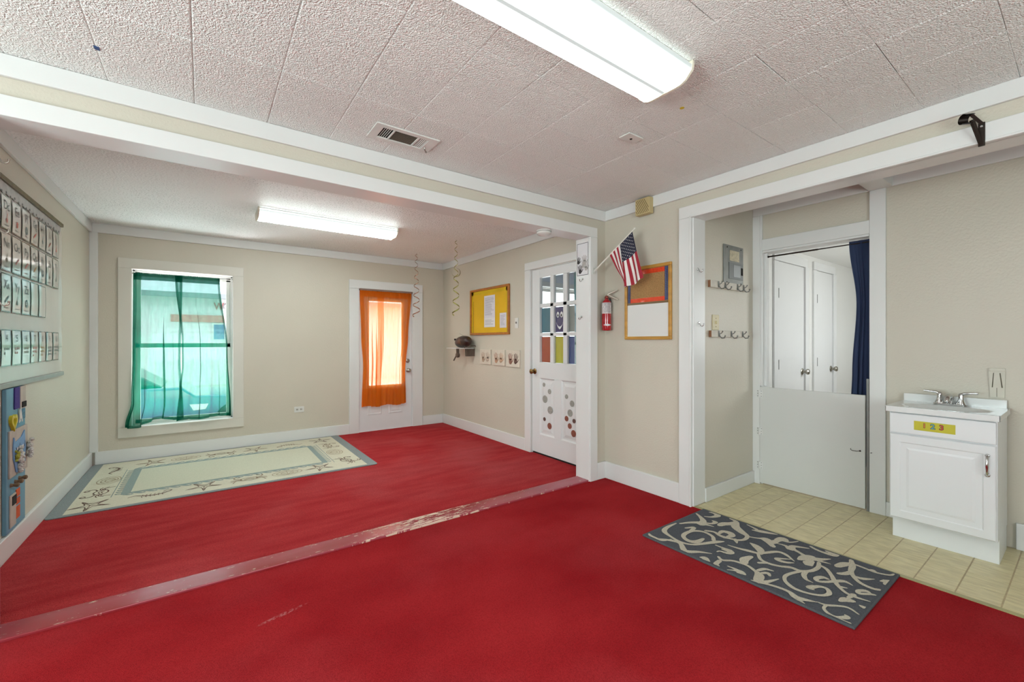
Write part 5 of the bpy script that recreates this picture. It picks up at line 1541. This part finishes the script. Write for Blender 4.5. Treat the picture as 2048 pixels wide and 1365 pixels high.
for word, z0, z1, sh in rows_:
    for k, ch in enumerate(word):
        c, y0, a, h = card(k, z0, z1, (k * 2 + sh) % 7)
        MB().text(ch + ch.lower(), .072, lambda p, q: (-.8925, y0 + a / 2 + p, z0 + h * .70 + q)).build('letters', m_let, c)
        pm = MB()
        fp_ = fc(-.8925)
        kk = rc.randrange(4)
        yc, zc = y0 + a * .5, z0 + h * .32
        if kk == 0:
            pm.disc(fp_, yc, zc, .015, .019, 14)
        elif kk == 1:
            pm.disc(fp_, yc, zc - .008, .013, .014, 12).ribbon([(yc, zc + .008), (yc + .01, zc + .03)], .006, fp_, 2)
        elif kk == 2:
            pm.ribbon([(yc - .025, zc - .012), (yc + .025, zc + .02)], .012, fp_, 2)
        else:
            pm.ribbon([(yc - .02, zc), (yc, zc + .02), (yc + .02, zc), (yc, zc - .02)], .012, fp_, 3, closed=True)
        pm.build('picture', m_pic[rc.randrange(6)], c)
        MB().ribbon([(yc - .03, z0 + .025), (yc + .03, z0 + .025)], .005, fp_, 1).build('caption', flatmat('grey_caption', (140, 136, 134)), c)
for k in (6, 7):
    c, y0, a, h = card(k, 1.384, 1.60, k % 7)
for k in range(10):
    c, y0, a, h = card(k, 1.080, 1.287, (k * 3 + 1) % 7)
    MB().text(str(k + 1), .060, lambda p, q: (-.8925, y0 + a / 2 + p, 1.237 + q)).build('numeral', m_let, c)
    d = MB()
    for q in range(k + 1):
        r_, cc = divmod(q, 3 if k < 9 else 4)
        d.disc(fc(-.8925), y0 + a / 2 + (cc - 1) * .030, 1.178 - r_ * .024, .007, .009, 10)
    d.build('counting_dots', m_pic[(k * 5) % 6], c)['kind'] = 'stuff'

# ---------------- sensory board below the chart
SB = thing('sensory_board', (-.90, 3.715, .13), 'tall blue sensory board with an owl, on the wall below the chart', 'board')
u0, u1, w0, w1 = 3.562, 3.868, .138, .952
U = lambda u: u0 + (u1 - u0) * u
Vv = lambda v: w1 - (w1 - w0) * v
def onb(x, u_0, u_1, v_0, v_1, th, mat, name, bev=.0015):
    return B((x, x + th, U(u_0), U(u_1), Vv(v_1), Vv(v_0))).build(name, mat, SB, bevel=bev)
m_blue = M('sky_blue_painted_wood', (104, 152, 176), .5, bump=(30, .08, .003), var=(8, .06))
m_wash = M('whitewashed_wood', (188, 176, 164), .7, bump=(40, .1, .003), var=(16, .08))
xb = -.9085
onb(xb, 0, 1, 0, 1, .018, m_blue, 'panel', .003)
xf = xb + .018
onb(xf, .36, .62, 0, .155, .006, M('purple_felt', (70, 58, 130), .9, var=(40, .1)), 'felt_strip')
onb(xf, .66, .96, 0, .165, .006, m_wash, 'wood_strip')
onb(xf + .006, .72, .95, .115, .157, .004, m_dark, 'black_patch')
fh = lambda x: (lambda a, b: (x, a, b))
def extr(pts, x0_, x1_):
    return MB().prism(pts, lambda a, b, d: (d, a, b), x0_, x1_)
hp = []
for k in range(28):
    t_ = 2 * PI * k / 28
    hp.append((16 * math.sin(t_) ** 3 / 17, (13 * math.cos(t_) - 5 * math.cos(2 * t_) - 2 * math.cos(3 * t_) - math.cos(4 * t_)) / 17))
hc = (U(.25), Vv(.235))
n_ = len(hp)
vs_ = []
for x_ in (xf, xf + .014):
    for q in (1.0, .55):
        vs_ += [(x_, hc[0] + a * .050 * q, hc[1] + b * .056 * q) for a, b in hp]
ff = []
for k in range(n_):
    k2 = (k + 1) % n_
    ff += [(k, k2, n_ + k2, n_ + k), (2 * n_ + k, 2 * n_ + k2, 3 * n_ + k2, 3 * n_ + k), (k, k2, 2 * n_ + k2, 2 * n_ + k), (n_ + k, n_ + k2, 3 * n_ + k2, 3 * n_ + k)]
MB().add(vs_, ff).build('yellow_heart', M('yellow_painted_wood', (206, 186, 40), .45), SB, bevel=.003)
mb = MB()
for x_ in (xf + .010, xf + .002):
    mb.text('A', .10, lambda p, q: (x_, U(.62) + p * .8, Vv(.215) + q), bold=.006)
mb.build('wooden_letter', M('white_painted_wood', (220, 214, 208), .5), SB)
onb(xf, .78, .97, .17, .245, .003, M('blue_print_patch', (84, 132, 156), .7, var=(120, .5)), 'printed_patch')
onb(xf, .07, 1.03, .295, .622, .008, m_wash, 'owl_panel')
ow = [(.22, .345), (.30, .385), (.62, .365), (.80, .325), (.82, .40), (.86, .46), (.80, .52), (.84, .565), (.72, .60), (.45, .612), (.34, .60), (.28, .55), (.20, .50), (.18, .42)]
extr([(U(a), Vv(b)) for a, b in ow], xf + .008, xf + .014).build('owl_body', M('soft_blue_painted_wood', (112, 154, 196), .5, var=(8, .05)), SB, bevel=.002)
fo_ = fh(xf + .0146)
for a in (.40, .68):
    e = MB().ribbon([(U(a - .10), Vv(.425)), (U(a - .02), Vv(.452)), (U(a + .09), Vv(.43)), (U(a + .10), Vv(.405))], .006, fo_, 4)
    e.build('owl_eyelid', m_dark, SB)
    MB().disc(fh(xf + .0144), U(a - .01), Vv(.437), .014, .011, 12).build('owl_eye', m_paper, SB)
MB().ribbon([(U(.56), Vv(.455)), (U(.60), Vv(.475)), (U(.55), Vv(.49))], .006, fo_, 4).build('owl_beak', m_dark, SB)
rw = random.Random(2)
def fuzz(cx, cz, ry, rz, mat, name, n=26, rs=(.008, .014), xo=.018):
    mb = MB()
    for k in range(n):
        a_, r_ = rw.uniform(0, 6.28), math.sqrt(rw.random())
        mb.ball((xf + xo + rw.uniform(0, .012), cx + ry * r_ * math.cos(a_), cz + rz * r_ * math.sin(a_)), rw.uniform(*rs), 8, 5)
    mb.build(name, mat, SB, smooth=180)
m_fuzz = M('white_fluff', (206, 204, 196), .95, bump=(120, .9, .01), var=(50, .1))
fuzz(U(.43), Vv(.515), .016, .075, m_fuzz, 'fluffy_wing', 34)
fuzz(U(.97), Vv(.48), .018, .06, m_fuzz, 'fluffy_wing')
fuzz(U(.27), Vv(.48), .007, .035, M('yellow_green_fluff', (170, 170, 70), .95, bump=(120, .9, .01)), 'fluffy_wing', 14, (.006, .009), .014)
for a in (.2, .42, .64):
    MB().lathe([(.012, 0), (.008, .012), (.013, .024), (.012, .032), (.004, .036)], (xf, U(a), Vv(.672) + .02 * (a - .4)), (1, 0, 0), 14).build('wooden_knob', M('brown_turned_wood', (120, 92, 66), .5, var=(20, .15)), SB, smooth=40)
onb(xf, .12, .42, .745, .97, .006, m_wash, 'wood_strip')
onb(xf + .006, .2, .41, .758, .822, .003, m_dark, 'black_patch')
m_og = M('orange_felt', (206, 88, 44), .85, var=(40, .08))
for v_0, v_1 in ((.735, .79), (.80, .845), (.858, .945)):
    onb(xf, .46, .66, v_0, v_1, .004, m_og, 'orange_square')

# ================================================================ OUTSIDE
ground = B((-40, 45, 5.95, 60, -.5, -.45), (-40, -2.72, -40, 5.95, -.5, -.45), (-2.72, 45, -40, -2.32, -.5, -.45)).build('ground', M('pale_concrete', (206, 204, 198), .9, bump=(4, .2, .01), var=(1.2, .06)), kind='structure', label='pale concrete lot outside', cat='ground')
SHP = thing('shop_building', (1, 20, -.45), 'white shop building across the lot with red sign letters', 'building')
m_ext = M('white_painted_siding', (222, 222, 220), .8, var=(1, .03))
B((-14, 16, 20.0, 26, -.45, 2.95)).build('wall', m_ext, SHP)
MB().prism([(19.2, 2.95), (26.5, 2.95), (23, 4.6)], lambda a, b, d: (d, a, b), -14.5, 16.5).build('roof', M('grey_metal_roof', (176, 180, 186), .5, var=(2, .05)), SHP)
B((-14.5, 16.5, 19.1, 19.2, 2.80, 2.98)).build('gutter', M('dark_gutter', (120, 122, 126), .5), SHP)
B((-1.0, 3.4, 19.93, 20, 1.95, 2.22)).build('red_band', flatmat('faded_red_paint', (200, 120, 112)), SHP)
sg = MB()
for ch, x in (('W', .46), ('O', .70)):
    MB().text(ch, .38, lambda p, q: (x + p * .8, 19.96, 2.56 + q), bold=.01).build('sign_letter', flatmat('red_sign_paint', (186, 92, 96) if ch == 'W' else (150, 140, 146)), SHP)
for k in range(0, 3):
    wn_ = B((k * 1.15 + .25, k * 1.15 + 1.05, 19.94, 20, 1.25, 1.92)).build('window', m_metalw, SHP)
    for q in (0, 1):
        B((k * 1.15 + .30 + q * .37, k * 1.15 + .63 + q * .37, 19.925, 19.94, 1.30, 1.87)).build('pane', M('blue_glass_far', (98, 116, 160), .1), wn_)
# parked car
CR = thing('parked_car', (-.1, 10.2, -.45), 'blue parked car just outside the window', 'car')
m_carp = M('blue_car_paint', (52, 92, 130), .15, coat=1.0)
def carx(prof, y0_, y1_):
    return MB().prism(prof, lambda a, b, d: (a, d, b), y0_, y1_)
carx([(1.05, -.22), (1.1, .05), (1.0, .24), (-.12, .30), (-.30, .45), (-3.1, .45), (-3.3, .2), (-3.3, -.22)], 9.0, 10.7).build('body', m_carp, CR, bevel=.04)
carx([(-.55, .45), (-1.25, .92), (-2.4, .92), (-3.0, .45)], 9.12, 10.58).build('cabin', M('dark_car_glass', (40, 52, 60), .05), CR, bevel=.05)
carx([(-1.27, .92), (-2.38, .92), (-2.3, .97), (-1.4, .97)], 9.16, 10.54).build('roof', m_carp, CR, bevel=.02)
for y_ in (9.05, 10.65):
    for x_ in (.45, -2.5):
        MB().lathe([(.18, -.10), (.28, -.10), (.30, -.06), (.30, .06), (.28, .10), (.18, .10)], (x_, y_, -.15), (0, 1, 0), 24).build('wheel', m_black, CR, smooth=40)
MB().prism([(-.20, .155), (.06, .15), (.02, .06), (-.15, .05)], lambda a, b, d: (a, d, b), 8.99, 9.0).build('pale_badge', m_paper, CR)  # plain pale patch set on the near side of the car
